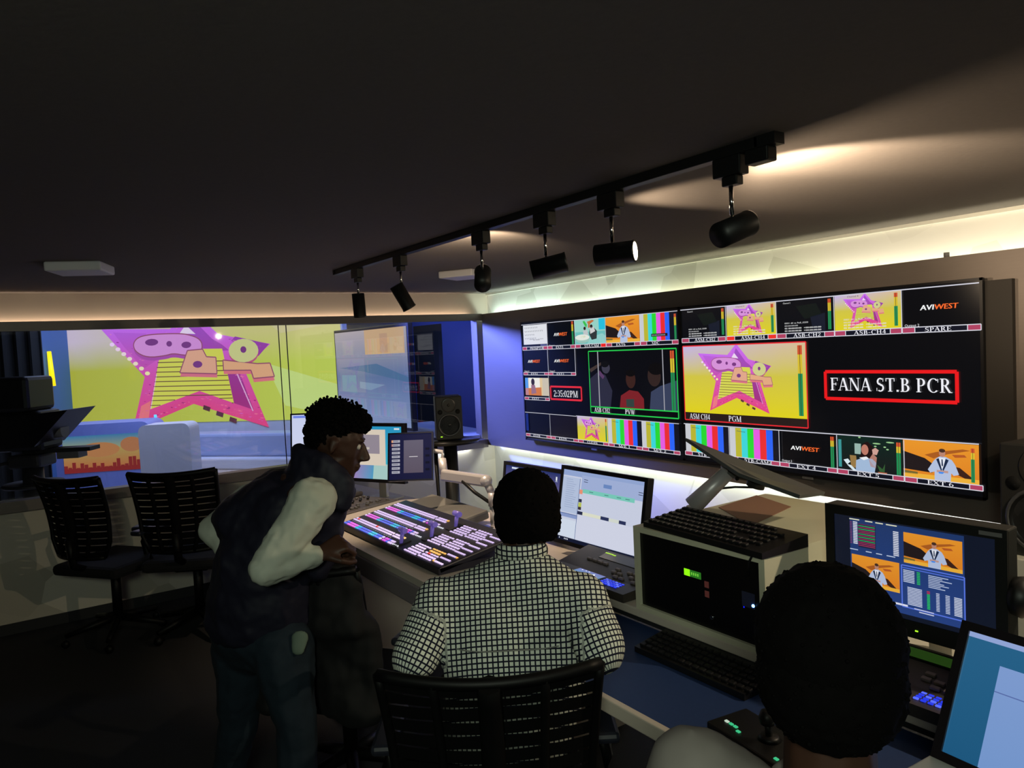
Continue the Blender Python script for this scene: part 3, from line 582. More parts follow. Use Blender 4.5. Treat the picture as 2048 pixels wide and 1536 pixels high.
c = Cv(ln-.06, .97); c.rect(0, 0, 1, .5, (186, 176, 176), (98, 120, 168)); c.rect(0, .5, 1, .5, (98, 120, 168), (140, 156, 196)); c.up(); c.rect(.45, .0, .52, .26, (214, 176, 130)); c.up(); c.rect(.66, .05, .1, .2, (200, 160, 126)); c.poly([(.05, .4), (.6, .36), (1, .5), (1, .55), (.4, .44)], (82, 116, 158)); c.poly([(.08, .48), (.3, .48), (.3, .68), (.08, .66)], (110, 150, 180)); c.poly([(.35, .55), (.7, .58), (.5, .64), (.35, .62)], (130, 156, 190))
c.build('screen', frame((.03, .006, .96), (1, 0, 0), (0, 0, 1), (0, -1, 0)), t, SCR_DIM)
MB().ab((ln/2-.03, .03, .1), (ln/2+.03, .06, .93), DARK).build('stand_pole', t); MB().ab((ln/2-.3, -.15, 0), (ln/2+.3, .3, .03), DARK, .01).build('stand_base', t)
p, ln, an = seg_m(at(760, 800, 7.9).xy, at(880, 800, 6.5).xy); t = thing('studio_shelf', 'long low white shelf behind the black speaker', 'shelf', p, an); MB().ab((0, .25, 0), (ln, .6, .9), SW, .02).build('body', t)
p, ln, an = seg_m(at(834, 800, 9.2).xy, at(922, 800, 8.4).xy); t = thing('studio_dark_cloth', 'tall dark panel added for the dark reflection in the glass, right of the television', 'screen', p, an); MB().ab((0, 0, 0), (ln, .06, 2.0), MATS['black_cloth']).build('cloth', t); MB().ab((0, -.1, 0), (.05, .2, .02), DARK).build('foot', t); MB().ab((ln-.05, -.1, 0), (ln, .2, .02), DARK).build('foot', t)  # dark panel added in place of the dark reflection in the glass
# studio camera
O = at(70, 985, 5.6); O.z = 0
t = thing('studio_camera', 'dark studio camera with prompter hood on a pedestal behind the glass', 'camera', O, -.55)
MB().cyl((0, 0, .12), (0, 0, .95), .09, DARK, .07).build('column', t)
pb = MB()
for a in (90, 210, 330): pb.cyl((0, 0, .14), (.42*math.cos(math.radians(a)), .42*math.sin(math.radians(a)), .08), .05, BLACK, .03); pb.sph((.42*math.cos(math.radians(a)), .42*math.sin(math.radians(a)), .07), .07, BLACK)
pb.build('pedestal_base', t); MB().lathe([(.2, 0), (.215, .015), (.2, .03)], (0, 0, .8), DARK).build('steering_ring', t)
MB().ab((-.12, -.12, .95), (.12, .12, 1.05), DARK, .02).build('pan_head', t); MB().ab((-.05, -.03, 1.05), (.45, .12, 1.08), DARK).ab((.2, -.03, 1.0), (.36, .1, 1.05), GREYP).build('plate', t)
MB().ab((-.28, -.14, 1.08), (.16, .16, 1.38), BLACK, .03).build('body', t); MB().ab((-.22, -.2, 1.38), (.12, .16, 1.64), BLACK, .03).build('viewfinder_hood', t)
MB().prism([(.14, -.2, 1.12), (.16, -.2, 1.36), (.40, -.2, 1.38)], (0, .4, 0), mat('prompter_black', (18, 18, 24), .3)).build('prompter_hood', t)
MB().cyl((.16, 0, 1.22), (.26, 0, 1.22), .06, GREYP).build('lens', t); MB().tube([(-.1, -.1, 1.0), (-.4, -.35, .95), (-.55, -.5, .98)], .014, DARK).build('pan_handle', t)
MB().ab((-.45, -.18, 1.42), (-.30, -.14, 1.50), mat('teal_box', (50, 90, 90), .5)).build('tally_box', t); MB().sph((-.40, -.19, 1.48), .012, mat('tally_red', (255, 80, 20), .4, emit=(255, 90, 20), strength=2)).build('tally_light', t)
# ================================================================== desks
LAM = noise_mat('white_laminate', (200, 190, 178), (192, 182, 171), 8, .45); EDGE = mat('grey_edge', (140, 130, 135), .5); BLUEM = noise_mat('blue_desk_mat', (40, 62, 108), (34, 54, 98), 60, .6)
t = thing('control_desk', 'long white control desk with a blue inset along the screen wall', 'desk', (1.3, 0, 0))
top = [(.01, 3.80), (.06, 3.99), (.66, 4.21), (.86, 4.12), (.88, 3.4), (.80, 3.04), (.80, 2.40), (.01, 2.40)]
MB().prism([(x, y, .72) for x, y in top], (0, 0, .03), LAM).build('desktop', t)
MB().ab((.42, .15, .73), (.90, 2.40, .76), LAM, .004).build('raised_shelf', t)
MB().ab((.0, .15, .672), (.44, 2.40, .70), BLUEM).build('blue_surface', t)
MB().ab((-.022, .15, .665), (0, 2.40, .706), LAM, .004).build('front_edge', t)
MB().ab((.0, 2.40, .63), (.035, 3.80, .72), EDGE, .006).build('front_fascia', t)
for y in (.3, 2.36, 3.7): MB().ab((.12, y, 0), (.82, y+.03, .72 if y > 2.3 else .67), LAM).build('leg_panel', t)
MB().ab((.45, .33, .70), (.47, 2.36, .73), DARK).build('shelf_support', t)
t = thing('side_desk', 'low white side desk under the window carrying the audio mixer', 'desk', (1.0, 4.1, 0))
MB().prism([(.22, .10, .66), (.36, -.06, .66), (.99, .17, .66), (1.2, .32, .66), (1.1, 1.3, .66), (.22, 1.3, .66)], (0, 0, .03), LAM).build('desktop', t)
MB().ab((.27, .2, 0), (.30, 1.2, .66), LAM).build('leg_panel', t); MB().ab((.95, .3, 0), (.98, 1.2, .66), LAM).build('leg_panel', t)
# ------------------------------------------------------------------ video switcher
sx = Vector((0, -1, 0)); sy = Vector((.37, 0, .06)).normalized(); sz = sx.cross(sy)
t = thing('video_switcher', 'big vision mixer covered in lit lavender, blue and pink buttons', 'control panel', (1.395, 3.76, .752))
NAVY = mat('switcher_navy', (26, 26, 40), .4)
M = frame((0, 0, .03), sx, sy, sz)
MB().ab((0, 0, -.028), (1.10, .40, 0), NAVY, .006).build('control_surface', t, M)
MB().ab((0, 0, 0), (1.10, .37, .028), NAVY).build('base_body', t, frame((0, 0, 0), sx, (1, 0, 0), (0, 0, 1)))
MB().ab((.02, .40, -.06), (.62, .56, -.012), mat('switcher_grey', (96, 95, 92), .5), .01).build('back_cover', t, M)
LV, PK, BL, CY, OR, RD, GYL, MG = (232, 205, 255), (238, 110, 232), (92, 110, 236), (60, 190, 228), (255, 190, 90), (255, 70, 60), (90, 92, 104), (226, 90, 230)
btn = []
for bk in range(3):
    v0 = .018+.122*bk; off = .0
    for r, v in enumerate((v0, v0+.018, v0+.054, v0+.072)):
        for k in range(27):
            u = .03+.0215*k+(.012 if k > 21 else 0)
            if r < 2: cl = (BL if k < 2 and bk == 0 else LV if k < 1 else PK if k < 7 else CY if k < 9 else BL if k < 15 else CY if k < 18 else BL if k < 21 else LV if k < 22 else MG if k < 24 else BL if k < 25 else LV)
            else: cl = (RD if (bk == 0 and k in (1, 12) and r == 3) else LV if k < 25 else OR if k == 26 and r == 3 else LV)
            btn.append((u, v, .0175, .012, cl))
    for k in range(20): btn.append((.05+.0245*k, v0+.0365, .015, .007, GYL))
    for a, vv in ((.755, .0), (.885, .004)):                                   # clusters right of the T-bars
        for i in range(5):
            for j in range(5):
                if (j == 3 and i == 4): continue
                o_f = bk == 0 and a > .8 and j in (3, 4); cl = OR if o_f else LV
                if bk == 0 and a > .8 and (i, j) == (1, 2): cl = RD
                btn.append((a+.024*i+(.006 if j % 2 else 0), v0+vv+.019*j, .018, .012 if j % 2 else .009, cl))
    for k in range(4): btn.append((.625+.016*k, v0+.0, .009, .009, (230, 230, 240)))
for i in range(6):
    for j in range(9): btn.append((1.005+.0145*i, .03+.037*j, .011, .010, OR if (i+j) % 7 == 0 and j < 3 else LV))
btn.sort(key=lambda b: (b[1], b[0]))
_bm = {}
def key_mesh(wd, dp, h, cl, strength=None, m=None):
    k = (wd, dp, h, cl)
    if k not in _bm:
        b = MB(); b.ab((-wd/2, -dp/2, 0), (wd/2, dp/2, h), m or BTN, min(min(wd, dp)*.18, h*.3)); bmesh.ops.recalc_face_normals(b.bm, faces=b.bm.faces)
        me = bpy.data.meshes.new('key'); b.bm.to_mesh(me); b.bm.free(); me.materials.append(m or BTN)
        if not m:
            a = me.color_attributes.new('Col', 'FLOAT_COLOR', 'POINT')
            for d in a.data: d.color = (*lin(cl), 1)
        _bm[k] = me
    return _bm[k]
def lit_stuff(name, items, parent, M, h=.004):
    vs, fs, cs = [], [], []
    for u, v, wd, dp, cl in items:
        i = len(vs); vs += [(u-wd/2, v-dp/2, 0), (u+wd/2, v-dp/2, 0), (u+wd/2, v+dp/2, 0), (u-wd/2, v+dp/2, 0)]+[(u-wd*.42, v-dp*.42, h), (u+wd*.42, v-dp*.42, h), (u+wd*.42, v+dp*.42, h), (u-wd*.42, v+dp*.42, h)]
        cs += [lin(mixc(cl, (0, 0, 0), .5))]*4+[lin(cl)]*4
        fs += [(i+4, i+5, i+6, i+7)]+[(i+k, i+(k+1) % 4, i+4+(k+1) % 4, i+4+k) for k in range(4)]
    me = bpy.data.meshes.new(name); me.from_pydata(vs, [], fs); me.materials.append(BTN); a = me.color_attributes.new('Col', 'FLOAT_COLOR', 'POINT')
    for k, c_ in enumerate(cs): a.data[k].color = (*c_, 1)
    o = bpy.data.objects.new(name, me); COL.objects.link(o); o.parent = parent; o.matrix_local = M; return o
for u, v, wd, dp, cl in btn[:100]: shared('button', key_mesh(wd, dp, .004, cl), t, M @ Matrix.Translation((u, v, .0005)))
lit_stuff('button', btn[100:], t, M @ Matrix.Translation((0, 0, .0005)))['kind'] = 'stuff'
TB = mat('violet_acrylic', (120, 105, 190), .25, 0, .6, emit=(100, 85, 170), strength=.35)
for u, v in ((.655, .045), (.725, .17), (.715, .31)):
    MB().ab((-.02, -.045, 0), (.02, .045, .004), BLACK).cyl((0, .0, 0), (0, .02, .055), .008, TB, .01).cyl((-.026, .022, .06), (.026, .022, .06), .013, TB).build('lever', t, M @ Matrix.Translation((u, v, 0)))
# ------------------------------------------------------------------ audio mixer and small button panel
t = thing('audio_mixer', 'flat grey audio mixer with faders on the side desk', 'audio mixer', (1.67, 4.40, .69), .35)
MB().ab((-.26, -.22, 0), (.26, .18, .05), mat('mixer_grey', (92, 86, 80), .5), .008).build('body', t); MB().ab((-.26, .11, .05), (.26, .18, .08), mat('mixer_grey2', (70, 66, 62), .5), .01).build('meter_bridge', t)
for k in range(14):
    x = -.22+.033*k; MB().ab((x-.003, -.19, .05), (x+.003, -.08, .0505), BLACK).build('fader_slot', t)
    y = -.18+.08*random.random(); MB().ab((x-.008, y, .05), (x+.008, y+.02, .062), GREYP, .002).build('fader', t)
    MB().cyl((x, -.02+.03*(k % 2), .05), (x, -.02+.03*(k % 2), .064), .008, BLACK).cyl((x, .05, .05), (x, .05, .064), .008, GREYP).build('knob', t)
t = thing('button_panel', 'small dark panel with red and teal buttons beside the audio mixer', 'control panel', (1.42, 4.16, .69), .37)
MB().ab((-.15, -.055, 0), (.15, .055, .04), BLACK, .006).build('body', t)
for i in range(9):
    for j in range(3): MB().ab((-.13+.03*i, -.04+.03*j, .04), (-.108+.03*i, -.02+.03*j, .046), mat(('red_key', 'teal_key', 'grey_key')[(i+j) % 3], ((150, 60, 50), (40, 120, 120), (90, 90, 92))[(i+j) % 3], .5)).build('button', t)
# ------------------------------------------------------------------ monitors
def monitor(name, label_, cat, loc, right, tilt, W, H, bz, draw, m=SCR_DIM, stand=True, bot=None, bezel=BEZ, depth=.035, desk=.0):
    """loc: bottom-left corner of the front; right: direction of its width; tilt: lean back in radians."""
    x = Vector((right[0], right[1], 0)).normalized(); n = Vector((x.y, -x.x, 0))      # n points to the viewer
    y = (Vector((0, 0, 1))*math.cos(tilt)-n*math.sin(tilt)); z = x.cross(y)
    bot = bz if bot is None else bot
    base = Vector(loc)+x*W/2-n*.08; base.z = desk if desk else loc[2]
    t = thing(name, label_, cat, base, math.atan2(x.y, x.x)); R = Matrix.Rotation(-math.atan2(x.y, x.x), 4, 'Z') @ Matrix.Translation(-base)
    F = R @ frame(loc, x, y, z)
    MB().ab((0, 0, -depth), (W, H, -.002), bezel, .004).build('housing', t, F)
    b = MB()
    for p, q in (((0, 0), (W, bot)), ((0, H-bz), (W, H)), ((0, bot), (bz, H-bz)), ((W-bz, bot), (W, H-bz))): b.ab((*p, -.002), (*q, .003), bezel)
    b.build('bezel', t, F)
    c = Cv(W-2*bz, H-bz-bot); draw(c); c.build('screen', F @ Matrix.Translation((bz, bot, -.001)), t, m)
    if stand:
        MB().ab((-.03, .09, .012), (.03, .115, loc[2]-base.z+H*.55), stand).ab((-.04, .03, loc[2]-base.z+H*.4), (.04, .1, loc[2]-base.z+H*.6), stand).build('stand_neck', t)
        MB().ab((-.12, -.02, 0), (.12, .17, .012), stand, .004).build('stand_base', t)
    return t, F
def ui_space(c):
    c.rect(0, 0, 1, .5, (40, 52, 110), (120, 110, 160)); c.rect(0, .5, 1, .25, (120, 110, 160), (220, 190, 190)); c.rect(0, .75, 1, .25, (220, 190, 190), (150, 170, 210)); c.up()
    c.poly([(.7, .62), (.82, .5), (.98, .55), (1, .85), (.85, .9), (.72, .85)], (92, 84, 140)); c.poly([(.8, .85), (.9, .75), (1, .8), (1, .95)], (210, 215, 240)); c.rect(.1, .02, .25, .03, (220, 230, 245))
    for x in (.8, .88): c.rect(x, .06, .02, .06, (245, 250, 255)); c.rect(x-.005, .13, .03, .01, (200, 210, 230))
def ui_sheet(c):
    c.rect(0, 0, 1, .08, (150, 170, 215)); c.rect(0, .08, 1, .87, (206, 212, 232)); c.rect(0, .95, 1, .05, (20, 26, 50)); c.up()
    c.rect(0, .1, .235, .5, (184, 198, 226)); c.rect(0, .62, .235, .05, (140, 158, 206)); c.rect(0, .7, .235, .24, (214, 224, 240)); c.rect(.25, .05, .75, .2, (164, 180, 220)); c.up()
    for k in range(14): c.rect(.05, .13+.03*k, random.uniform(.08, .16), .006, (150, 166, 200))
    c.rect(.275, .235, .63, .055, (124, 206, 190)); c.rect(.235, .25, .04, .06, (240, 150, 120)); c.rect(.235, .38, .04, .045, (44, 46, 70)); c.rect(.235, .43, .04, .06, (190, 200, 90)); c.rect(.235, .49, .04, .04, (60, 50, 60))
    c.rect(.23, .55, .07, .045, (40, 46, 76)); c.rect(.30, .55, .23, .045, (226, 228, 206)); c.rect(.53, .55, .1, .045, (44, 52, 90)); c.rect(.63, .55, .12, .045, (216, 222, 212)); c.rect(.75, .55, .08, .045, (44, 52, 90))
    c.rect(.235, .6, .76, .34, (214, 218, 236)); c.up(); c.rect(.53, .12, .1, .05, (110, 140, 196)); c.line(.23, .1, .23, .95, .003, (90, 110, 160)); c.line(.0, .62, .23, .62, .003, (90, 110, 160))
    for x in (.36, .55, .7, .8): c.rect(x, .257, .05, .008, (60, 110, 110))
    for x, y in ((.28, .1), (.94, .14)): c.rect(x, y, .05, .008, (50, 60, 90)); c.rect(x, y+.03, .05, .008, (50, 60, 90))
    for x in (.02, .09, .11, .13): c.rect(x, .965, .01, .018, (230, 235, 250))
monitor('computer_monitor', 'dark monitor with a starry desktop picture, partly behind the checked-shirt man', 'monitor', (2.0, 3.11, .775), (.04, -1, 0), .13, .53, .33, .018, ui_space, stand=BLACK, desk=.75)
monitor('computer_monitor', 'monitor showing a pale spreadsheet window left of the white server case', 'monitor', (1.955, 2.60, .80), (.03, -1, 0), .19, .53, .345, .017, ui_sheet, stand=BLACK, desk=.76)
def ui_cyan(c):
    c.rect(0, 0, 1, 1, (40, 150, 196), (70, 190, 206)); c.up(); c.poly([(0, .6), (.62, .66), (.6, 1), (0, 1)], None, [(210, 60, 160), (90, 150, 190), (80, 160, 200), (220, 90, 180)]); c.poly([(.62, .7), (.85, .72), (.82, 1), (.6, 1)], (170, 206, 200)); c.up()
    c.rect(.0, .06, .78, .68, (222, 208, 190)); c.up(); c.rect(.02, .16, .68, .36, (150, 140, 152)); c.up(); c.rect(.42, .40, .14, .04, (200, 190, 180))
    c.rect(.9, .03, .07, .03, (230, 235, 240))
monitor('computer_monitor', 'monitor with a cyan desktop beside the leaning man\'s face', 'monitor', (1.728, 4.83, .838), (.28, -.55, 0), .06, .65, .39, .022, ui_cyan, stand=WHITE, desk=.69)
def ui_doc(c):
    c.rect(0, 0, 1, 1, (206, 214, 246), (214, 220, 246)); c.up(); c.rect(.02, .02, .96, .05, (120, 140, 236)); c.rect(.25, .16, .3, .01, (90, 100, 140)); c.frame(.2, .45, .6, .3, .002, (90, 90, 120)); c.rect(.3, .52, .2, .04, (220, 224, 190)); c.rect(.42, .6, .2, .06, (240, 180, 200))
monitor('computer_monitor', 'slim screen with a white document behind the leaning man\'s head', 'monitor', (1.60, 5.23, .93), (.6, -.55, 0), .12, .50, .352, .011, ui_doc, stand=DARK, desk=.69, bezel=mat('slim_navy', (22, 26, 50), .4))
def ui_panel(c):
    c.rect(0, 0, 1, 1, (26, 28, 64), (22, 24, 60)); c.up(); c.rect(.34, .14, .46, .72, (104, 98, 116), (94, 84, 100)); c.up(); c.rect(.47, .5, .2, .012, (230, 225, 230))
    for k in range(9): c.rect(.06, .13+.085*k, .19, .055, (176, 176, 190)); 
    c.rect(.05, .13, .04, .055, (255, 170, 90)); c.rect(.05, .215, .04, .055, (200, 120, 90)); c.up()
    for k in range(9): c.rect(.08, .15+.085*k, .13, .01, (70, 70, 90))
    for k in range(4): c.rect(.85, .32+.15*k, .1, .05, (12, 14, 36))
t, F = monitor('touch_panel', 'navy touch panel held by a silver arm over the vision mixer', 'touch screen', (1.600, 3.575, 1.0), (.52, -.40, 0), .28, .245, .26, .008, ui_panel, stand=False, bezel=mat('navy_bezel', (24, 26, 44), .35), depth=.03)
ar = MB(); A = at(885, 950, 3.93); B = at(972, 962, 3.80); ar.box(A.lerp(B, .5), ((B-A).length*1.02, .045, .062), ALU, Matrix(((B-A).normalized(), up.cross((B-A).normalized()).normalized(), (B-A).normalized().cross(up.cross((B-A).normalized()).normalized()))).transposed(), .012); ar.sph(B, .034, ALU); ar.cyl(B, at(985, 990, 3.78), .02, ALU); ar.tube([at(925, 962, 3.85), at(950, 985, 3.8), at(978, 1004, 3.78)], .010, BLACK)
ar.cyl(at(985, 985, 3.78), at(986, 1012, 3.78), .024, ALU); q = at(986, 1012, 3.78); ar.cyl(q, (q.x, q.y, .75), .018, ALU); ar.cyl((q.x, q.y, .75), (q.x, q.y, .765), .05, ALU); ar.cyl(at(884, 918, 3.97), at(888, 948, 3.94), .022, ALU); ar.tube([at(812, 893, 3.97), at(884, 904, 3.97), at(886, 925, 3.97)], .012, ALU)
tag(ar.build('monitor_arm'), 'jointed silver arm holding the navy touch panel', 'monitor arm')
def ui_quad(c):
    c.rect(0, 0, 1, 1, (18, 24, 40)); c.up(); c.rect(.11, .02, .72, .93, (32, 56, 106), (40, 66, 130)); c.up()
    presenter(c, .47, .08, .35, .32); presenter(c, .12, .42, .32, .32); c.up()
    c.rect(.17, .07, .12, .26, (30, 40, 70))
    for k in range(14):
        c.rect(.17, .07+.018*k, .115, .009, (60, 190, 90) if k in (1, 3, 6, 8, 10) else (180, 50, 90)); c.rect(.135, .055+.018*k, .03, .011, (220, 225, 240)); c.rect(.405, .09+.019*k, .035, .012, (215, 220, 235)); c.rect(.113, .06+.018*k, .015, .006, (150, 60, 100))
    for x, w_ in ((.11, .07), (.22, .05), (.29, .05), (.36, .07)): c.rect(x, .025, w_, .012, (220, 220, 190)); c.rect(x, .36, w_*.8, .01, (190, 205, 230))
    c.frame(.455, .43, .375, .44, .003, (90, 120, 230)); c.rect(.46, .45, .365, .012, (80, 110, 210))
    for k in range(8): c.rect(.465, .475+.017*k, .07, .009, (200, 212, 236)); c.rect(.55, .475+.017*k, .02, .01, (40, 190, 90)); c.rect(.62, .48+.017*k, random.uniform(.06, .14), .008, (190, 204, 232))
    for k in range(12): c.rect(.49, .65+.016*k, .09, .009, (204, 214, 238)); c.rect(.61, .65+.016*k, .018, .01, (200, 50, 70) if k < 2 else (40, 200, 90)); c.rect(.665, .65+.016*k, .02, .008, (204, 214, 238)); c.rect(.72, .65+.016*k, .025, .008, (204, 214, 238)); c.rect(.77, .65+.016*k, .045, .009, (214, 222, 240))
    c.rect(.27, .8, .08, .012, (226, 50, 90)); c.ell(.36, .81, .012, .02, (226, 50, 90)); c.rect(.41, .845, .08, .02, (226, 228, 245)); c.rect(.53, .86, .12, .01, (210, 215, 240)); c.rect(.56, .885, .09, .01, (210, 215, 240))
t, F = monitor('production_monitor', 'thick-framed dark monitor with a navy four-part picture at far right', 'monitor', (1.90, 1.225, .865), (.035, -1, 0), .0, .46, .325, .026, ui_quad, stand=WHITE, desk=.76, bot=.045, depth=.06, bezel=mat('matte_black_bezel', (18, 19, 18), .5))
MB().ab((.40, .306, .003), (.45, .316, .0045), GREYP).build('name_plate', t, F); MB().ab((.245, .02, .003), (.252, .023, .005), mat('green_led', (140, 255, 40), .4, emit=(170, 255, 40), strength=1.5)).build('power_light', t, F)
MB().lathe([(.0, 0), (.045, .0), (.05, .02), (.03, .05), (0, .05)], (.46, .16, -.035), BLACK, axis=(1, 0, 0)).build('knob', t, F)
# monitor seen from behind on its arm
A, B, B1, A1 = at(1372, 876, 2.72), at(1650, 984, 2.42), at(1600, 990, 2.22), at(1478, 946, 2.42)
t = thing('tilted_monitor', 'monitor tilted nearly flat, seen edge-on from behind above the keyboard', 'monitor', A.lerp(B, .5)); R = Matrix.Translation(-t.location)
BK = mat('grey_back', (74, 77, 77), .5); nn = (B-A).cross(A1-A).normalized(); nn = nn if nn.z > 0 else -nn
MB().prism([A, B, B1, A1], -nn*.012, BK).build('housing', t, R); cc = (A+B+A1+B1)/4
MB().prism([q_.lerp(cc, .06)-nn*.0122 for q_ in (A, B, B1, A1)], -nn*.002, mat('dark_glass', (10, 10, 12), .1)).build('screen', t, R)
MB().cyl(cc-nn*.014, cc-nn*.05, .03, DARK).build('hinge_plate', t, R)
ar = MB(); a0 = at(1385, 1012, 2.62); a1 = at(1455, 945, 2.58); a2 = at(1505, 950, 2.56)
ar.tube([a0, a0.lerp(a1, .5), a1], [.034, .030, .026], ALU, 14); ar.tube([a1+Vector((0, 0, .008)), a2, at(1545, 962, 2.52)], [.024, .026, .02], GREYP, 12); ar.cyl(a1, a1+Vector((0, 0, .03)), .022, ALU)
q = at(1473, 957, 2.50); ar.cyl(q, q-fw*.006, .007, CHROME); ar.cyl(a0, (a0.x, a0.y, .76), .022, ALU); ar.cyl((a0.x, a0.y, .76), (a0.x, a0.y, .775), .055, ALU)
ar.tube([at(1430, 978, 2.6), at(1470, 974, 2.6), at(1515, 975, 2.55), at(1530, 965, 2.52)], .004, BLACK)
tag(ar.build('monitor_arm'), 'grey jointed arm rising behind the keyboard to the tilted monitor', 'monitor arm')
# ------------------------------------------------------------------ speakers
def speaker(name, label_, loc, rz, W, D, H, lights):
    t = thing(name, label_, 'loudspeaker', loc, rz); SP = mat('speaker_black', (46, 45, 44), .55)
    MB().ab((-W/2, 0, 0), (W/2, D, H), SP, .008).build('cabinet', t)
    wo = H*.34; r = W*.36; MB().lathe([(r*1.14, .0), (r*1.14, .006), (r*1.0, .008), (r*.94, 0), (r*.35, -.012), (r*.3, -.004), (0, .006)], (0, -.001, wo), mat('woofer_cone', (26, 26, 27), .35), axis=(0, -1, 0)).build('woofer', t)
    MB().lathe([(r*1.16, 0), (r*1.16, .008), (r*1.04, .009), (r*1.04, 0)], (0, -.001, wo), mat('woofer_highlight_grey', (96, 96, 98), .3, .4), axis=(0, -1, 0)).build('woofer_highlight_ring', t)  # grey ring added to carry the highlight on the woofer
    MB().lathe([(r*.75, 0), (r*.70, .002), (r*.2, -.008), (r*.16, .0), (0, .008)], (0, -.001, H*.80), mat('tweeter', (60, 56, 52), .3), axis=(0, -1, 0)).build('tweeter', t)
    for s_ in (-1, 1): MB().lathe([(W*.09, 0), (W*.09, .001), (0, .001)], (s_*W*.33, -.0005, H*.645), mat('port_black', (4, 4, 4), .8), axis=(0, -1, 0)).build('port', t)
    G = mat('green_led', (140, 255, 40), .4, emit=(170, 255, 40), strength=1.5)
    for x, z in lights: MB().ab((x-.006, -.003, z), (x+.006, 0, z+.005), G).build('indicator', t)
    return t
speaker('studio_monitor_speaker', 'black loudspeaker on the round-topped stand by the corner', (2.33, 4.18, 1.095), -.44, .175, .19, .285, [(-.055, .02)])
t = thing('speaker_stand', 'black pole stand with a round top under the corner loudspeaker', 'speaker stand', (2.35, 4.22, 0), -.44)
MB().lathe([(0, 0), (.19, 0), (.19, .008), (.20, .018), (0, .018)], (0, 0, 1.072), BLACK).build('top_plate', t); MB().cyl((0, .03, .03), (0, .0, 1.072), .05, BLACK, .045).build('pole', t); MB().cyl((0, 0, 0), (0, 0, .03), .2, BLACK).build('foot_plate', t)
MB().tube([(-.1, .02, 1.06), (-.09, .02, .6), (-.07, .03, .2)], [.016, .010, .006], BLACK).build('cable', t)
speaker('studio_monitor_speaker', 'large black loudspeaker on a white pedestal at the right edge', (3.12, 1.13, .79), -math.pi/2-.12, .30, .26, .43, [(-.11, .055), (-.11, .012)])
t = tag(MB().ab((3.08, .98, 0), (3.42, 1.285, .79), WHITE, .004).build('pedestal'), 'white pedestal under the large loudspeaker at right', 'pedestal')
# ------------------------------------------------------------------ server case, keyboard
CASE = noise_mat('cream_case_paint', (206, 204, 180), (198, 196, 172), 10, .45)
t = thing('server_case', 'cream rack computer case with a black front, under the keyboard', 'computer', (1.715, 1.30, .762))
s_ = MB(); s_.ab((0, 0, 0), (.72, .53, .018), CASE).ab((0, 0, .27), (.72, .53, .288), CASE).ab((0, 0, .018), (.72, .02, .27), CASE).ab((0, .51, .018), (.72, .53, .27), CASE).ab((.70, .02, .018), (.72, .51, .27), CASE); s_.build('case', t)
MB().ab((.012, .02, .018), (.03, .51, .27), mat('satin_black', (9, 9, 10), .35)).build('front_panel', t)
for i in range(2): MB().ab((.011, .215-.0*i, .115+.03*i), (.0125, .232, .135+.03*i), mat('pink_key', (170, 90, 90), .5)).build('button', t)
c = Cv(.07, .022); c.rect(0, 0, .35, 1, (150, 255, 20)); c.rect(.35, 0, .65, 1, (40, 110, 30)); c.up(); [c.rect(.42+.12*k, .3, .07, .4, (110, 200, 60)) for k in range(4)]; c.build('status_display', frame((.0115, .315, .165), (0, -1, 0), (0, 0, 1), (-1, 0, 0)), t, BTN)
MB().ab((.010, .045, .125), (.012, .09, .17), mat('slot_grey', (50, 54, 80), .4)).build('card_slot', t)
MB().sph((.010, .05, .135), .005, mat('blue_led', (60, 120, 255), .4, emit=(110, 170, 255), strength=6)).build('power_light', t); MB().ab((.0105, .083, .12), (.0115, .086, .15), mat('blue_line', (20, 30, 200), .4, emit=(20, 40, 255), strength=1)).build('light_line', t)
MB().cyl((.0, .035, .10), (.012, .035, .10), .004, CHROME).build('screw', t); MB().cyl((.0, .20, .06), (.012, .2, .06), .006, CHROME).build('lock', t)
KBT = mat('keyboard_black', (20, 20, 22), .4)
def keyboard(label_, loc, rz, W=.50, D=.20, rows=6, cols=20):
    t = thing('keyboard', label_, 'keyboard', loc, rz)
    MB().prism([(-W/2, 0, 0), (-W/2, D, 0), (-W/2, D, .038), (-W/2, .0, .018)], (W, 0, 0), KBT).build('body', t)
    s = math.atan(.02/D)
    for r in range(rows):
        y = .02+r*(D-.045)/(rows-1) if rows > 1 else .02
        for k in range(cols-(rows == 6)*(4 if r == 5 else 3 if r == 0 else 2)):
            if rows == 6 and r in (2,) and k in (13, 14): continue
            u = -W/2+.02+k*(W-.04)/(cols-1.7); kw = (W-.04)/cols*.86; wide = (rows == 6 and r == 0 and k == 5)
            shared('key', key_mesh(round(kw*(1.0), 4), .015, .008, (0, 0, 0), m=KEY), t, Matrix.Translation((u, y, .018+.02*y/D)) @ Matrix.Rotation(s, 4, 'X'))
    return t
keyboard('black computer keyboard lying on top of the cream server case', (1.715, 1.545, 1.05), -math.pi/2-.06)
tb = MB().tube([(1.73, 1.325, 1.054), (1.712, 1.335, 1.056), (1.705, 1.345, 1.03), (1.708, 1.35, .99)], .0035, BLACK); tag(tb.build('cable'), 'short black cable hanging over the front edge of the server case', 'cable')
t = tag(MB().prism([(2.38, 1.83, 1.0505), (2.12, 1.80, 1.0505), (1.98, 1.55, 1.0505), (2.30, 1.62, 1.0505)], (0, 0, .002), mat('brown_shade', (150, 112, 92), .7)).build('shade_sheet'), 'brownish shade on top of the server case behind the keyboard, laid as a thin sheet', 'patch')  # thin sheet coloured for the pinkish shade on the case top
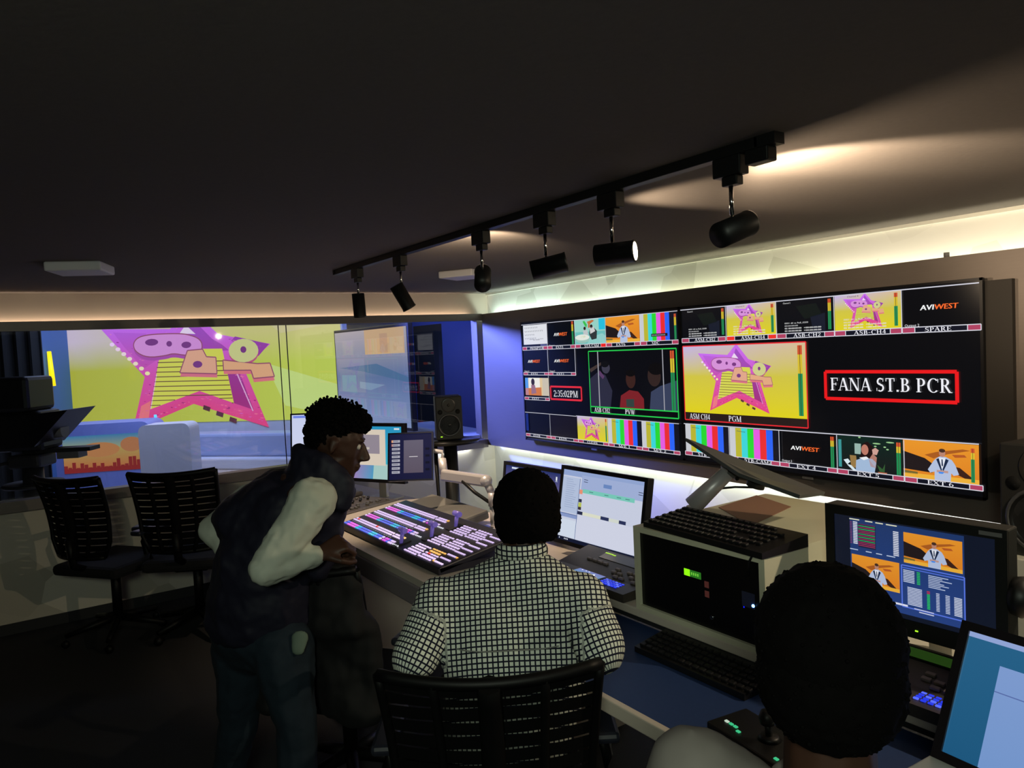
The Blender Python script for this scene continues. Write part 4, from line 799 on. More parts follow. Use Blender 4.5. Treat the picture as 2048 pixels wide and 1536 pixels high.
# ------------------------------------------------------------------ replay controllers
def controller(label_, loc, rz, green):
    t = thing('replay_controller', label_, 'control panel', loc, rz)
    MB().prism([(-.235, 0, 0), (-.235, .32, 0), (-.235, .32, .07), (-.235, .11, .035), (-.235, 0, .03)], (.47, 0, 0), mat('controller_brown', (62, 56, 52), .5)).build('body', t)
    F = frame((0, .11, .035), (1, 0, 0), Vector((0, .21, .035)).normalized(), Vector((0, -.035, .21)).normalized())
    MB().ab((-.10, .13, 0), (.20, .20, .002), mat('display_black', (14, 22, 18), .2)).build('display', t, F)
    c = Cv(.07, .012); [c.rect(.13*k, .1+.2*(k > 4), .1, .7, (190, 255, 20)) for k in range(7)]; c.build('display_text', F @ Matrix.Translation((-.10, .175, .003)), t, BTN)
    KC = mat('controller_key', (120, 108, 104), .5)
    for i in range(4): shared('button', key_mesh(.024, .016, .008, (1, 1, 1), m=KC), t, F @ Matrix.Translation((-.12+.032*i, .09, 0)))
    for i in range(5):
        for j in range(3):
            if (i+j) % 3: shared('button', key_mesh(.024, .016, .008, (1, 1, 1), m=KC), t, F @ Matrix.Translation((.06+.032*i, .015+.03*j, 0)))
    F2 = Matrix.Translation((0, 0, .032)); items = []
    for i in range(6):
        for j in range(4): items.append((.08+.017*i, .035+.017*j, .012, .009, (40, 60, 235) if (i+j) % 3 else (90, 110, 255)))
    for it in items: shared('lit_key', key_mesh(it[2], it[3], .004, it[4]), t, F2 @ Matrix.Translation((it[0], it[1], 0)))
    if not green:
        c = Cv(.15, .07); c.rect(0, 0, 1, 1, (90, 96, 170), (60, 130, 160)); c.up(); c.poly([(.5, .4), (.9, .5), (.8, .9), (.3, .8)], (150, 130, 170))
        for x in (.15, .3, .42): c.ell(x, .14, .025, .06, (240, 245, 255), 8)
        c.poly([(.68, .2), (.76, .5), (.6, .5)], (240, 245, 255)); c.build('touch_display', F2 @ Matrix.Translation((-.09, .03, .005)), t, BTN)
    else:
        for i in range(4): MB().cyl((-.10+.04*i, .02, .03), (-.10+.04*i, .02, .04), .013, mat('yellow_button', (240, 230, 30), .4, emit=(240, 230, 20), strength=1) if i == 3 else mat('dull_button', (150, 140, 110), .5)).build('round_button', t)
        c = Cv(.4, .05); c.rect(0, 0, 1, 1, (30, 56, 16)); c.build('display_glow', F @ Matrix.Translation((-.2, .14, .003)), t, BTN)
        MB().lathe([(.0, .0), (.04, 0), (.04, .012), (.015, .02), (0, .02)], (0, .09, .035), BLACK).build('jog_dial', t)
    t.scale = (1, .76, 1); return t
controller('dark replay controller with a lime display and blue keys by the checked shirt', (1.715, 2.13, .762), -math.pi/2, False)
controller('dark replay controller with a round yellow lit button under the right monitor', (1.70, .97, .762), -math.pi/2, True)
# ------------------------------------------------------------------ things on the blue surface
keyboard('dim black keyboard on the blue desk surface under the server case', (1.56, 1.47, .701), -math.pi/2, .42, .14, 5, 16)
t = thing('joystick_controller', 'black camera joystick panel with green lit buttons on the blue desk', 'control panel', (1.40, 1.08, .701), -math.pi/2-.15)
MB().ab((-.13, -.06, 0), (.13, .07, .03), BLACK, .005).build('body', t); MB().cyl((.01, .01, .03), (.015, .0, .075), .008, BLACK).lathe([(0, 0), (.016, .004), (.02, .018), (.014, .034), (0, .038)], (.015, 0, .068), BLACK).build('joystick', t)
MB().lathe([(.028, 0), (.02, .01), (0, .012)], (.01, .01, .03), BLACK).build('boot', t)
for i, (x, y) in enumerate(((-.10, -.02), (-.085, -.02), (-.07, -.02), (-.05, -.03), (.06, .04), (.075, .04), (.08, -.04), (.1, -.045), (.115, -.045))):
    shared('lit_key', key_mesh(.011, .008, .003, (60, 190, 130) if i % 4 else (190, 210, 190)), t, Matrix.Translation((x, y, .03)))
# laptop
xl = (at(2048, 1345, 1.14)-at(1925, 1302, 1.22)); xl.z = 0; xl.normalize()
t, F = monitor('laptop', 'open dark-rimmed laptop with a blue and lavender screen at lower right', 'laptop', at(1862, 1512, 1.17), xl, .46, .36, .222, .014, lambda c: (c.rect(0, 0, 1, 1, (40, 100, 140), (30, 90, 130)), c.up(), c.rect(0, 0, 1, .04, (150, 170, 220)), c.rect(.16, .2, .84, .8, (160, 150, 222), (150, 146, 214)), c.up(), c.rect(.16, .2, .24, .8, (130, 160, 214), (120, 155, 210)), c.up(), c.rect(.16, .4, .22, .008, (90, 110, 170)), c.rect(.46, .3, .2, .01, (130, 120, 190)), c.rect(.46, .55, .3, .01, (130, 120, 190))), stand=False, bezel=mat('laptop_rim', (20, 16, 20), .35), depth=.012)
MB().ab((-.185, -.27, -.016), (.185, -.03, -.001), mat('laptop_silver', (190, 190, 186), .4, .3), .004).build('keyboard_deck', t)
# headset or microphone stub on the case side
t = thing('gooseneck_microphone', 'small black microphone beside the right side of the server case', 'microphone', (1.86, 1.25, .762))
MB().cyl((0, 0, 0), (0, 0, .01), .035, BLACK).build('base', t); MB().tube([(0, 0, .01), (-.02, .0, .1), (-.06, .02, .155)], .005, BLACK).build('neck', t); MB().sph((-.07, .035, .165), (.016, .028, .018), BLACK).build('capsule', t)
# ================================================================== office chairs
CH = mat('chair_black', (7, 7, 8), .5, 0, .2); MESHM = mat('chair_mesh', (7, 7, 8), .8, 0, .1); ARMP = mat('armrest_pad', (34, 36, 46), .35)
def office_chair(label_, loc, rz, top=1.05, seat=.47, slits=True, W=.50):
    """local -y is where the sitter faces away from: the backrest stands at y=-.22 and the seat runs to +y."""
    t = thing('office_chair', label_, 'chair', loc, rz, 'black mesh office chairs'); zb = top-.48
    def bp(u, v):   # backrest surface: u -1..1, v 0..1
        ww = W/2*(.86+.14*v) if v > .15 else W/2*(.72+.14*v/.15)
        return Vector((u*ww, -.20-.07*v-.055*(1-u*u)+.03*math.sin(v*3.1), zb+.48*v-.012*(1-u*u)*(v > .9)))
    for k, pts in enumerate(([bp(-1, v/10) for v in range(11)], [bp(1, v/10) for v in range(11)])):
        MB().tube(pts, .013, CH).build('frame_side', t)
    MB().tube([bp(u/8, 1) for u in range(-8, 9)], .016, CH).build('frame_top', t); MB().tube([bp(u/8, 0) for u in range(-8, 9)], .014, CH).build('frame_bottom', t)
    m = MB(); n = 12
    for r in range(n):
        v0, v1 = (r+.0)/n, (r+(.87 if slits else 1))/n
        for k in range(12):
            u0, u1 = -1+k/6, -1+(k+1)/6; e = .5*(abs(u0+u1)/2)**6*(.28/n)
            q = [m.bm.verts.new(p) for p in (bp(u0, v0), bp(u1, v0), bp(u1, v1), bp(u0, v1))]; f = m.bm.faces.new(q); f.material_index = m.mi(MESHM); f.smooth = True
    for k in (-.5, 0, .5): m.tube([bp(k, v/8)+Vector((0, -.004, 0)) for v in range(9)], .012 if k else .03, MESHM)
    m.build('backrest', t)
    MB().tube([bp(0, .25)+Vector((0, -.03, 0)), Vector((0, -.26, seat+.06)), Vector((0, -.1, seat-.03))], [.02, .025, .02], CH).build('back_support', t)
    b = MB(); b.box((0, .03, seat), (.50, .48, .07), mat('seat_fabric', (18, 18, 20), .9), None, .028); b.build('seat', t)
    for s_ in (-1, 1):
        a = MB(); a.tube([(s_*.2, .02, seat-.03), (s_*.30, .02, seat+.02), (s_*.31, .0, seat+.12), (s_*.30, .02, seat+.20)], [.018, .018, .016, .02], CH); arm = a.build('armrest', t)
        MB().box((s_*.30, .03, seat+.215), (.075, .25, .03), ARMP, None, .012).build('armrest_pad', arm)
    MB().cyl((0, .02, .14), (0, .02, seat-.03), .028, CH).box((0, .02, seat-.05), (.2, .22, .04), CH, None, .01).build('gas_column', t)
    for k in range(5):
        a = math.radians(90+72*k); e = Vector((.29*math.cos(a), .02+.29*math.sin(a), .075))
        l_ = MB().tube([(0, .02, .13), e], [.028, .016], CH).build('base_leg', t)
        MB().sph(e-Vector((0, 0, .047)), (.028, .022, .028), CH).build('caster', l_)
    return t
def face(vx, vy): return math.atan2(vy, vx)-math.pi/2     # turn local +y to the given direction
c1 = office_chair('empty black mesh chair with slatted back next to the man in the vest', (.86, 4.88, 0), face(.51, .86))
dup(c1, (.42, 5.12, 0), face(.80, .60), 'empty black mesh chair farthest left, under the studio window')
c3 = office_chair('black chair behind the vision mixer with a black jacket over its back', (.975, 2.69, 0), face(.80, .60), top=.955, seat=.42)
c4 = office_chair('black mesh chair holding the man in the checked shirt', (1.05, 1.71, 0), face(.55, .83), top=.905, seat=.40, W=.54)
# ================================================================== people
def ico_pts(c, r, B=None, sub=2):
    bm = bmesh.new(); bmesh.ops.create_icosphere(bm, subdivisions=sub, radius=1); r = (r, r, r) if not hasattr(r, '__len__') else r
    B = B or Matrix.Identity(3); out = [Vector(c)+B @ Vector((v.co.x*r[0], v.co.y*r[1], v.co.z*r[2])) for v in bm.verts]; bm.free(); return out
def blob(name, prims, voxel, m, parent=None, smooth=4, disp=None, attr=None):
    """union of convex hulls of ellipsoids, grown together into one continuous surface"""
    bm = bmesh.new(); loc = parent.location if parent else Vector()
    for pr in prims:
        b2 = bmesh.new()
        for e in pr:
            for p in ico_pts(*e): b2.verts.new(p-loc)
        r = bmesh.ops.convex_hull(b2, input=b2.verts); dead = [g for g in r['geom_interior']+r['geom_unused'] if isinstance(g, bmesh.types.BMVert) and g.is_valid]
        bmesh.ops.delete(b2, geom=list(set(dead)), context='VERTS'); tmp = bpy.data.meshes.new('t'); b2.to_mesh(tmp); b2.free(); bm.from_mesh(tmp); bpy.data.meshes.remove(tmp)
    me = bpy.data.meshes.new(name); bm.to_mesh(me); bm.free(); o = bpy.data.objects.new(name, me); COL.objects.link(o)
    md = o.modifiers.new('r', 'REMESH'); md.mode = 'VOXEL'; md.voxel_size = voxel; md.use_smooth_shade = True
    sm = o.modifiers.new('s', 'SMOOTH'); sm.factor = .5; sm.iterations = smooth
    dg = bpy.context.evaluated_depsgraph_get(); me2 = bpy.data.meshes.new_from_object(o.evaluated_get(dg)); o.modifiers.clear(); o.data = me2; bpy.data.meshes.remove(me); me2.name = name
    me2.materials.clear(); me2.materials.append(m)
    for p in me2.polygons: p.use_smooth = True
    if disp:
        nr = [v.normal.copy() for v in me2.vertices]
        for v, n_ in zip(me2.vertices, nr): v.co += n_*disp[0]*(noise.fractal(v.co*disp[1], 1, 2, 3))
    if attr:
        a = me2.attributes.new('chk', 'FLOAT_VECTOR', 'POINT')
        for i, v in enumerate(me2.vertices): a.data[i].vector = attr(v.co+loc)
    if parent: o.parent = parent
    return o
def basis(f, u):
    f = Vector(f).normalized(); u = Vector(u); u = (u-f*u.dot(f)).normalized(); s = u.cross(f); return Matrix((f, s, u)).transposed()   # columns: forward, left, up
def head_prims(c, B, k=1.0):
    E = lambda x, y, z, rx, ry, rz: (Vector(c)+B @ Vector((x, y, z))*k, (rx*k, ry*k, rz*k), B)
    out = [[E(-.012, 0, .022, .096, .075, .088)], [E(.05, 0, .035, .036, .056, .045), E(.048, 0, -.025, .036, .056, .035), E(.0, 0, .0, .06, .07, .06)],
        [E(.046, 0, -.03, .036, .054, .03), E(.066, 0, -.100, .016, .022, .014), E(.01, .045, -.06, .02, .014, .02), E(.01, -.045, -.06, .02, .014, .02)],
        [E(.088, 0, .014, .008, .007, .008), E(.114, 0, -.028, .009, .011, .008), E(.09, 0, -.036, .01, .018, .009)], [E(.112, 0, -.03, .01, .012, .009), E(.098, .013, -.036, .009, .006, .006), E(.098, -.013, -.036, .009, .006, .006)],
        [E(.083, .03, .030, .010, .020, .007)], [E(.083, -.03, .030, .010, .020, .007)], [E(.084, 0, -.060, .012, .022, .006)], [E(.082, 0, -.073, .011, .019, .007)]]
    for s_ in (-1, 1): out.append([E(-.004, s_*.076, .012, .016, .007, .014), E(-.008, s_*.079, -.012, .010, .006, .018)])
    return out
def eyes(c, B, par, k=1.0):
    for s_ in (-1, 1):
        q = Vector(c)+B @ Vector((.074, s_*.032, .008))*k-par.location
        e = MB().sph(q, .0105, mat('eye_white', (200, 190, 180), .3), 2).build('eye', par); MB().sph(q+B @ Vector((.0066, 0, 0)), .0062, mat('iris', (20, 14, 12), .2), 2).build('iris', e)
def hair(c, B, par, ells, n=500, tuft=.01, seed=1, cut=None, k=1.0, m=HAIR):
    rnd = random.Random(seed); mb = MB()
    for (x, y, z, rx, ry, rz) in ells:
        r = bmesh.ops.create_icosphere(mb.bm, subdivisions=5, radius=1); dead = []
        for v in r['verts']:
            d = v.co.copy(); nn = noise.fractal(d*9+Vector((seed, 0, 0)), 1, 2, 3)*.05+noise.noise(d*26)*.035
            p = Vector((x+d.x*rx, y+d.y*ry, z+d.z*rz))*k; p *= 1+nn*.6
            if cut and cut(p.x/k, p.y/k, p.z/k): dead.append(v)
            v.co = Vector(c)+B @ p-par.location
        mb._fin(r['verts'], m, True); bmesh.ops.delete(mb.bm, geom=dead, context='VERTS')
    for _ in range(n):
        x, y, z, rx, ry, rz = rnd.choice(ells); d = Vector((rnd.gauss(0, 1), rnd.gauss(0, 1), rnd.gauss(0, 1))).normalized()
        p = Vector((x+d.x*rx*1.0, y+d.y*ry*1.0, z+d.z*rz*1.0))
        if (cut and cut(p.x, p.y, p.z)): continue
        rr = tuft*rnd.uniform(.6, 1.3); mb.sph(Vector(c)+B @ (p*k)-par.location, (rr, rr, rr), m, 1)
    if n > 1000 and tuft > .006:
        x, y, z, rx, ry, rz = ells[0]
        for _ in range(260):
            d = Vector((rnd.gauss(0, 1), rnd.gauss(0, .8), abs(rnd.gauss(.5, .6)))).normalized(); p = Vector((x+d.x*rx, y+d.y*ry, z+d.z*rz))+d*rnd.uniform(.004, .014); rr = tuft*rnd.uniform(.35, .7)
            mb.sph(Vector(c)+B @ (p*k)-par.location, (rr, rr, rr), m, 1)
    return mb.build('hair', par)
def hand_prims(w_, d, nrm, curl=.9, k=1.0, thumb=1):
    """w_: wrist; d: direction to the fingers; nrm: back of the hand; thumb: +1/-1 side"""
    d = Vector(d).normalized(); nrm = Vector(nrm); nrm = (nrm-d*nrm.dot(d)).normalized(); a = nrm.cross(d)*thumb; w_ = Vector(w_)
    B = Matrix((d, a, nrm)).transposed(); out = [[(w_, (.02*k, .026*k, .018*k), B), (w_+d*.075*k+a*.02*k, (.014*k, .018*k, .012*k), B), (w_+d*.07*k-a*.024*k, (.014*k, .016*k, .012*k), B)]]
    for i, ln in enumerate((.040, .044, .041, .033)):
        p = w_+d*(.085-.004*abs(i-1))*k+a*(.028-.019*i)*k; ang = 0
        for j, s_ in enumerate((1, .68, .55)):
            ang += curl*(.75 if j == 0 else .95)+.05*i; v = d*math.cos(ang)-nrm*math.sin(ang); q = p+v*ln*s_*k; r1 = (.0098-.0012*j)*k
            out.append([(p, r1), (q, r1*.92)]); p = q
    p = w_+d*.03*k+a*.028*k
    for j, v in enumerate((d*.7+a*.7-nrm*.3, d*.75+a*.1-nrm*.8, d*.6-a*.4-nrm*.7)):
        q = p+v.normalized()*(.036, .03, .024)[j]*k; out.append([(p, (.0125, .0105, .0095)[j]*k), (q, (.0105, .0095, .0085)[j]*k)]); p = q
    return out
IB = Matrix((rt, fw, up)).transposed()      # axes: image right, depth, image up
# ---- man in the vest, leaning on the chair back
VEST = noise_mat('navy_padded_vest', (20, 20, 34), (26, 26, 42), 6, .6, .15); SLV = noise_mat('pale_grey_sleeve', (196, 200, 188), (178, 184, 170), 9, .85, .1); JEAN = noise_mat('dark_blue_jeans', (26, 40, 50), (18, 28, 40), 30, .85, .1)
P1 = thing('person', 'standing man leaning right in a dark padded vest over a pale long-sleeved top', 'person', at(545, 1640, 2.50)); P1.location.z = 0
hc = at(673, 888, 2.50); HB = basis(rt*.96+fw*.16-up*.20, up+rt*.18)
nk = at(625, 960, 2.53); sh = at(624, 1003, 2.34); el = at(533, 1140, 2.25); wr = at(634, 1112, 2.32); sh2 = at(505, 1000, 2.70); el2 = at(424, 1058, 2.76); wr2 = at(470, 1120, 2.66)
hp1, kn1, an1 = at(565, 1290, 2.46), at(592, 1440, 2.44), at(600, 1640, 2.46); hp2, kn2, an2 = at(485, 1290, 2.62), at(478, 1440, 2.66), at(455, 1600, 2.74); an1.z = an2.z = .09
ftd = Vector((rt.x, rt.y, 0)).normalized()*.8+Vector((fw.x, fw.y, 0))*.4
body = head_prims(hc, HB)+[[(hc+HB @ Vector((-.02, 0, -.05)), .055), (nk, .058)], [(at(585, 1020, 2.5), .11), (at(530, 1130, 2.5), .11), (at(525, 1250, 2.54), .12)],
    [(nk, .055), (at(590, 990, 2.5), .09)], [(sh, .05), (el, .036)], [(el, .036), (wr+(el-wr).normalized()*-.0, .026)], [(sh2, .05), (el2, .036)], [(el2, .036), (wr2, .026)], [(at(585, 1000, 2.5), .08), (sh, .05), (sh2, .05)],
    [(hp1, .08), (kn1, .05)], [(kn1, .05), (an1, .035)], [(hp2, .08), (kn2, .05)], [(kn2, .05), (an2, .035)], [(an1, .035), (an1+ftd*.13-Vector((0, 0, .05)), .03)], [(an2, .035), (an2+ftd*.13-Vector((0, 0, .05)), .03)]]
body += hand_prims(wr, (at(672, 1092, 2.34)-wr), up*.8+rt*.1-fw*.5, curl=1.5, k=1.08, thumb=-1)+hand_prims(wr2, rt*.5-up*.6+fw*.2, -fw, curl=.4)
blob('body', body, .0055, SKIN, P1, 3); eyes(hc, HB, P1)
blob('vest', [[(at(598, 900, 2.47), .026), (at(650, 926, 2.42), .030), (at(694, 966, 2.41), .026), (at(612, 975, 2.44), .05), (at(684, 1004, 2.42), .04)], [(at(590, 1022, 2.50), (.155, .17, .13), IB), (at(530, 1110, 2.50), (.165, .16, .14), IB)], [(at(530, 1110, 2.50), (.165, .16, .14), IB), (at(522, 1235, 2.53), (.190, .16, .12), IB)], [(at(560, 985, 2.55), (.10, .16, .09), IB), (at(505, 1035, 2.55), (.13, .17, .10), IB)],
    [(at(640, 1010, 2.46), (.08, .11, .10), IB), (at(600, 1090, 2.48), (.10, .12, .10), IB)], [(at(606, 945, 2.52), (.060, .085, .050), IB), (at(672, 985, 2.48), (.060, .080, .050), IB), (at(630, 1020, 2.5), (.07, .09, .06), IB)], [(at(598, 925, 2.54), (.03, .06, .035), IB), (at(620, 960, 2.5), (.07, .09, .03), IB)],
    [(at(604, 918, 2.53), (.030, .07, .036), IB), (at(640, 945, 2.51), (.05, .08, .04), IB), (at(640, 985, 2.5), (.075, .085, .03), IB)], [(at(636, 948, 2.51), (.05, .08, .04), IB), (at(688, 985, 2.49), (.04, .07, .034), IB), (at(640, 1000, 2.5), (.075, .085, .03), IB)], [(at(665, 990, 2.46), (.065, .07, .06), IB), (at(640, 1120, 2.48), (.05, .08, .08), IB)]], .009, VEST, P1, 5, (.008, 14))
dS = (el-sh).normalized(); blob('sleeve', [[(sh, .078), (sh.lerp(el, .6), .064), (el, .050)], [(el, .054), (wr.lerp(el, .25), .040)], [(wr.lerp(el, .22), .044), (wr.lerp(el, .08), .041)]], .007, SLV, P1, 4, (.010, 13))
blob('sleeve', [[(sh2, .07), (el2, .052)], [(el2, .052), (wr2, .036)]], .008, SLV, P1, 4, (.006, 13))
blob('jeans', [[(at(522, 1262, 2.54), (.17, .13, .09), IB), (hp1, .10), (hp2, .10)], [(hp1, .105), (kn1, .072)], [(kn1, .072), (an1, .055)], [(hp2, .105), (kn2, .072)], [(kn2, .072), (an2, .055)]], .009, JEAN, P1, 4, (.008, 10))
blob('shirt_tail', [[(at(600, 1275, 2.39), (.03, .012, .025), IB), (at(596, 1300, 2.375), (.022, .008, .02), IB)]], .006, mat('dim_shirt_cloth', (96, 112, 100), .85), P1, 2)
for a in (an1, an2): blob('shoe', [[(a-Vector((0, 0, .045)), .05), (a+ftd*.17-Vector((0, 0, .055)), (.045, .045, .034))]], .007, BLACK, P1, 3)
hair(hc, HB, P1, [(-.012, 0, .075, .100, .080, .074), (-.035, 0, .03, .078, .079, .080), (.050, 0, .088, .048, .060, .042)], 1100, .0085, 3, lambda x, y, z: (z < .058 and x > .035) or z < -.055 or (x > -.03 and z < .035) or (x > -.055 and z < .0))
# ---- black jacket on the chair back
t = thing('jacket', 'black jacket hung over the back of the middle chair', 'jacket', (.84, 2.5, 0)); JB = Matrix((Vector((.80, .60, 0)), Vector((-.60, .80, 0)), Vector((0, 0, 1)))).transposed()
cb = Vector((.790, 2.515, .955))
blob('cloth', [[(cb+JB @ Vector((0, y, 0)), (.045, .10, .035), JB), (cb+JB @ Vector((-.02, y, -.2)), (.055, .13, .05), JB)] for y in (-.125, .0, .13)]+[[(cb+JB @ Vector((.02, y, -.2)), (.06, .14, .06), JB), (cb+JB @ Vector((.0, y, -.50)), (.055, .13, .05), JB)] for y in (-.15, .12)]+[[(cb+JB @ Vector((-.03, .2, -.06)), .05), (cb+JB @ Vector((-.0, .23, -.45)), .045)]], .01, mat('jacket_black', (9, 9, 11), .8), t, 5, (.02, 7))
# ---- seated man in the checked shirt
CHK = mat('checked_cotton', (214, 216, 204), .85, 0, .2); at_ = N(CHK, 'ShaderNodeAttribute', attribute_name='chk'); sp = N(CHK, 'ShaderNodeSeparateXYZ'); L(CHK, at_.outputs['Vector'], sp.inputs[0]); outs = []
for ax in (0, 1):
    a = N(CHK, 'ShaderNodeMath', operation='MULTIPLY'); a.inputs[1].default_value = 1/.0136; b_ = N(CHK, 'ShaderNodeMath', operation='FRACT'); d_ = N(CHK, 'ShaderNodeMath', operation='LESS_THAN'); d_.inputs[1].default_value = .30
    L(CHK, sp.outputs[ax], a.inputs[0]); L(CHK, a.outputs[0], b_.inputs[0]); L(CHK, b_.outputs[0], d_.inputs[0]); outs.append(d_)
mxx = N(CHK, 'ShaderNodeMath', operation='MAXIMUM'); L(CHK, outs[0].outputs[0], mxx.inputs[0]); L(CHK, outs[1].outputs[0], mxx.inputs[1]); mc = N(CHK, 'ShaderNodeMix', data_type='RGBA')
mc.inputs[6].default_value = (*lin((214, 218, 206)), 1); mc.inputs[7].default_value = (*lin((26, 28, 44)), 1); L(CHK, mxx.outputs[0], mc.inputs[0]); L(CHK, mc.outputs[2], bsdf(CHK).inputs['Base Color'])
F2 = Vector((.55, .83, 0)).normalized(); S2 = Vector((F2.y, -F2.x, 0)); U2 = Vector((0, 0, 1)); B2 = Matrix((S2, F2, U2)).transposed()     # axes: right, forward, up
P2 = thing('person', 'seated man from behind in a black and white checked short-sleeved shirt', 'person', (1.13, 1.72, 0))
hc = at(1054, 1026, 2.02); HB = basis(F2*.95-U2*.16, U2+F2*.12); nk = at(1042, 1094, 1.98); shL, shR = at(882, 1204, 1.98), at(1164, 1198, 1.92); elL, elR = at(826, 1325, 1.90), at(1208, 1312, 1.84)
wrL, wrR = elL+F2*.24+S2*.04+U2*.0, elR+F2*.24-S2*.02; pel = Vector((1.08, 1.72, .56)); ch_ = shL.lerp(shR, .5)-U2*.11+F2*.03; hpL, hpR = pel-S2*.11, pel+S2*.11; knL, knR = hpL+F2*.42-U2*.0-S2*.05, hpR+F2*.42+S2*.05
knL.z = knR.z = .52; body = head_prims(hc, HB)+[[(hc-U2*.04-F2*.02, .056), (nk-U2*.03, .060)], [(nk-U2*.06, .05), (ch_+F2*.02, .07)], [(ch_+F2*.02, (.13, .06, .08), B2), (pel, (.13, .09, .08), B2)], [(ch_+U2*.05, .05), (shL, .04)], [(ch_+U2*.05, .05), (shR, .04)],
    [(shL, .04), (elL, .040)], [(elL, .042), (wrL, .027)], [(shR, .05), (elR, .040)], [(elR, .042), (wrR, .027)]]
for h_, k_ in ((hpL, knL), (hpR, knR)): f_ = Vector((k_.x, k_.y, .09))+F2*.02; body += [[(h_, .075), (k_, .055)], [(k_, .052), (f_, .035)], [(f_, .035), (f_+F2*.13-U2*.05, .03)]]
body += hand_prims(wrL, F2, U2, .35, thumb=1)+hand_prims(wrR, F2, U2, .35, thumb=-1)
blob('body', body, .0065, SKIN, P2, 3); eyes(hc, HB, P2)
def chk(p):
    best = None
    for s_, e_ in ((shL, elL), (shR, elR)):
        ax = (e_-s_); l_ = ax.length; ax = ax/l_; q = p-s_; a = q.dot(ax); rad = (q-ax*a).length
        if a > .05 and rad < .085 and abs((p-ch_).dot(S2)) > .175: r_ = q-ax*a; best = Vector((math.atan2(r_.dot(F2), r_.dot(S2.cross(ax).cross(ax)) if 0 else r_.dot(S2))*.062, a+p.z*0, 0))
    if best: return best
    q = p-ch_; return Vector((q.dot(S2), p.z*.92+q.dot(F2)*.5, 0))
blob('shirt', [[(ch_+U2*.03, (.195, .12, .12), B2), (ch_-U2*.16, (.205, .135, .12), B2)], [(ch_-U2*.15, (.205, .135, .12), B2), (pel-U2*.02, (.19, .14, .1), B2)], [(nk-U2*.045, (.080, .065, .045), B2), (shL+S2*.02+U2*.012, (.06, .06, .05), B2), (ch_, (.14, .115, .08), B2)], [(nk-U2*.045, (.080, .065, .045), B2), (shR-S2*.02+U2*.012, (.06, .06, .05), B2), (ch_, (.14, .115, .08), B2)],
    [(shL, .064), (elL-(elL-shL).normalized()*.02, .066)], [(shR, .064), (elR-(elR-shR).normalized()*.02, .068)], [(shL, .07), (ch_-S2*.12-U2*.04, .09)], [(shR, .07), (ch_+S2*.12-U2*.04, .09)]], .0075, CHK, P2, 9, (.008, 6), chk)
nkB = nk-U2*.005
cl_ = blob('collar', [[(nkB+S2*(.062*math.cos(a))+F2*(.058*math.sin(a)+.005)+U2*(-.008-.012*math.sin(a)), (.012, .012, .022), B2), (nkB+S2*(.062*math.cos(a+.42))+F2*(.058*math.sin(a+.42)+.005)+U2*(-.008-.012*math.sin(a+.42)), (.012, .012, .022), B2)] for a in [j*.42 for j in range(15)]], .005, CHK, P2, 3, None, lambda p: Vector(((p-nk).dot(S2), p.z, 0)))
ysm = MB(); ysm.tube([ch_+S2*(k*.0225)-F2*(.128-.09*abs(k/8)**3)+U2*(.015-.012*(k/8)**2) for k in range(-8, 9)], .0018, mat('seam', (120, 122, 118), .8)); s_o = ysm.build('yoke_seam'); s_o.data.transform(Matrix.Translation(-P2.location)); s_o.parent = P2
blob('trousers', [[(pel, (.18, .14, .10), B2), (hpL, .09), (hpR, .09)], [(hpL, .095), (knL, .075)], [(knL, .072), (Vector((knL.x, knL.y, .12))+F2*.02, .055)], [(hpR, .095), (knR, .075)], [(knR, .072), (Vector((knR.x, knR.y, .12))+F2*.02, .055)]], .01, mat('black_trousers', (18, 18, 22), .85), P2, 4)
for k_ in (knL, knR): blob('shoe', [[(Vector((k_.x, k_.y, .05))+F2*.01, .048), (Vector((k_.x, k_.y, .04))+F2*.19, (.042, .042, .034))]], .008, BLACK, P2, 3)
hair(hc, HB, P2, [(-.018, 0, .028, .104, .092, .096), (-.03, 0, -.015, .092, .091, .088)], 500, .0028, 5, lambda x, y, z: (x > .03 and z < .05) or z < -.075 or (abs(y) > .068 and z < -.02 and x > -.03))
# ---- third man, close to the camera at the right
F3 = Vector((.86, .50, 0)).normalized(); S3 = Vector((F3.y, -F3.x, 0)); B3 = Matrix((S3, F3, U2)).transposed()
hc = at(1656, 1326, .97); HB = basis(F3*.95-U2*.12-S3*.1, U2+F3*.1)
P3 = thing('person', 'seated man close at the lower right, seen from behind with short dark hair', 'person', (hc.x-F3.x*.12, hc.y-F3.y*.12, 0)); nk = hc-U2*.155-F3*.03; c3_ = nk-U2*.14-F3*.01; pel = Vector((P3.location.x, P3.location.y, .56))-F3*.04
shL, shR = at(1392, 1560, .92), at(1800, 1650, .88); elL, elR = shL-U2*.26+F3*.10, shR-U2*.26+F3*.10; wrL, wrR = elL+F3*.20-U2*.12+S3*.05, elR+F3*.20-U2*.12-S3*.05
body = head_prims(hc, HB, 1.02)+[[(hc-U2*.05-F3*.02, .056), (nk-U2*.03, .060)], [(nk-U2*.05, .06), (c3_, .11)], [(c3_, (.14, .10, .13), B3), (pel, (.14, .11, .1), B3)], [(shL, .045), (elL, .036)], [(elL, .036), (wrL, .026)], [(shR, .045), (elR, .036)], [(elR, .036), (wrR, .026)], [(c3_+U2*.05, .07), (shL, .045)], [(c3_+U2*.05, .07), (shR, .045)]]
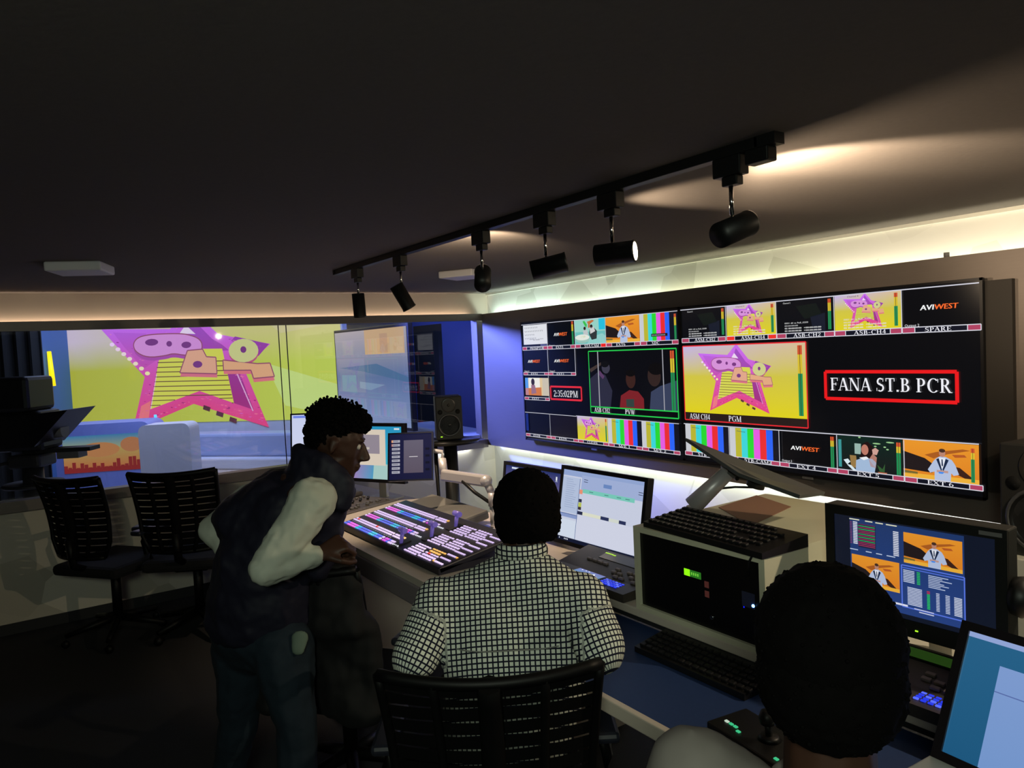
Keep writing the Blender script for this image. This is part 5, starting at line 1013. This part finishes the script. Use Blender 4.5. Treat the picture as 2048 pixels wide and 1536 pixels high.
legs = []
for s_ in (-1, 1):
    h_ = pel+S3*.1*s_; k_ = h_+F3*.40; k_.z = .52; f_ = Vector((k_.x, k_.y, .09)); body += [[(h_, .075), (k_, .055)], [(k_, .052), (f_, .035)], [(f_, .035), (f_+F3*.13-U2*.05, .03)]]; legs.append((h_, k_, f_))
body += hand_prims(wrL, F3, U2, .35)+hand_prims(wrR, F3, U2, .35, thumb=-1)
blob('body', body, .0065, SKIN, P3, 3); eyes(hc, HB, P3, 1.02)
GS = noise_mat('grey_cotton_shirt', (116, 110, 106), (104, 99, 96), 8, .85, .1)
blob('shirt', [[(c3_, (.17, .11, .12), B3), (pel, (.16, .13, .1), B3)], [(nk-U2*.06, (.06, .05, .03), B3), (shL, .062), (c3_, .1)], [(nk-U2*.06, (.06, .05, .03), B3), (shR, .062), (c3_, .1)], [(shL, .064), (elL, .052)], [(elL, .052), (wrL, .036)], [(shR, .064), (elR, .052)], [(elR, .052), (wrR, .036)]], .009, GS, P3, 5, (.008, 8))
blob('collar', [[(nk-U2*.008+S3*(.068*math.cos(a))+F3*(.064*math.sin(a)), (.012, .012, .020), B3), (nk-U2*.008+S3*(.068*math.cos(a+.42))+F3*(.064*math.sin(a+.42)), (.012, .012, .020), B3)] for a in [j*.42 for j in range(15)]], .005, GS, P3, 3)
blob('trousers', [[(pel, (.17, .13, .10), B3), (legs[0][0], .09), (legs[1][0], .09)]]+[[(h_, .092), (k_, .072)] for h_, k_, f_ in legs]+[[(k_, .07), (f_+U2*.03, .052)] for h_, k_, f_ in legs], .01, mat('black_trousers', (18, 18, 22), .85), P3, 4)
hair(hc, HB, P3, [(-.02, 0, .036, .110, .090, .096), (-.032, 0, -.008, .096, .088, .092)], 900, .0024, 9, lambda x, y, z: (x > .03 and z < .05) or z < -.085 or (abs(y) > .07 and z < -.02 and x > -.03), 1.02)
office_chair('black mesh chair of the man close at the lower right, mostly below view', (P3.location.x, P3.location.y, 0), face(F3.x, F3.y), top=.92, seat=.44)
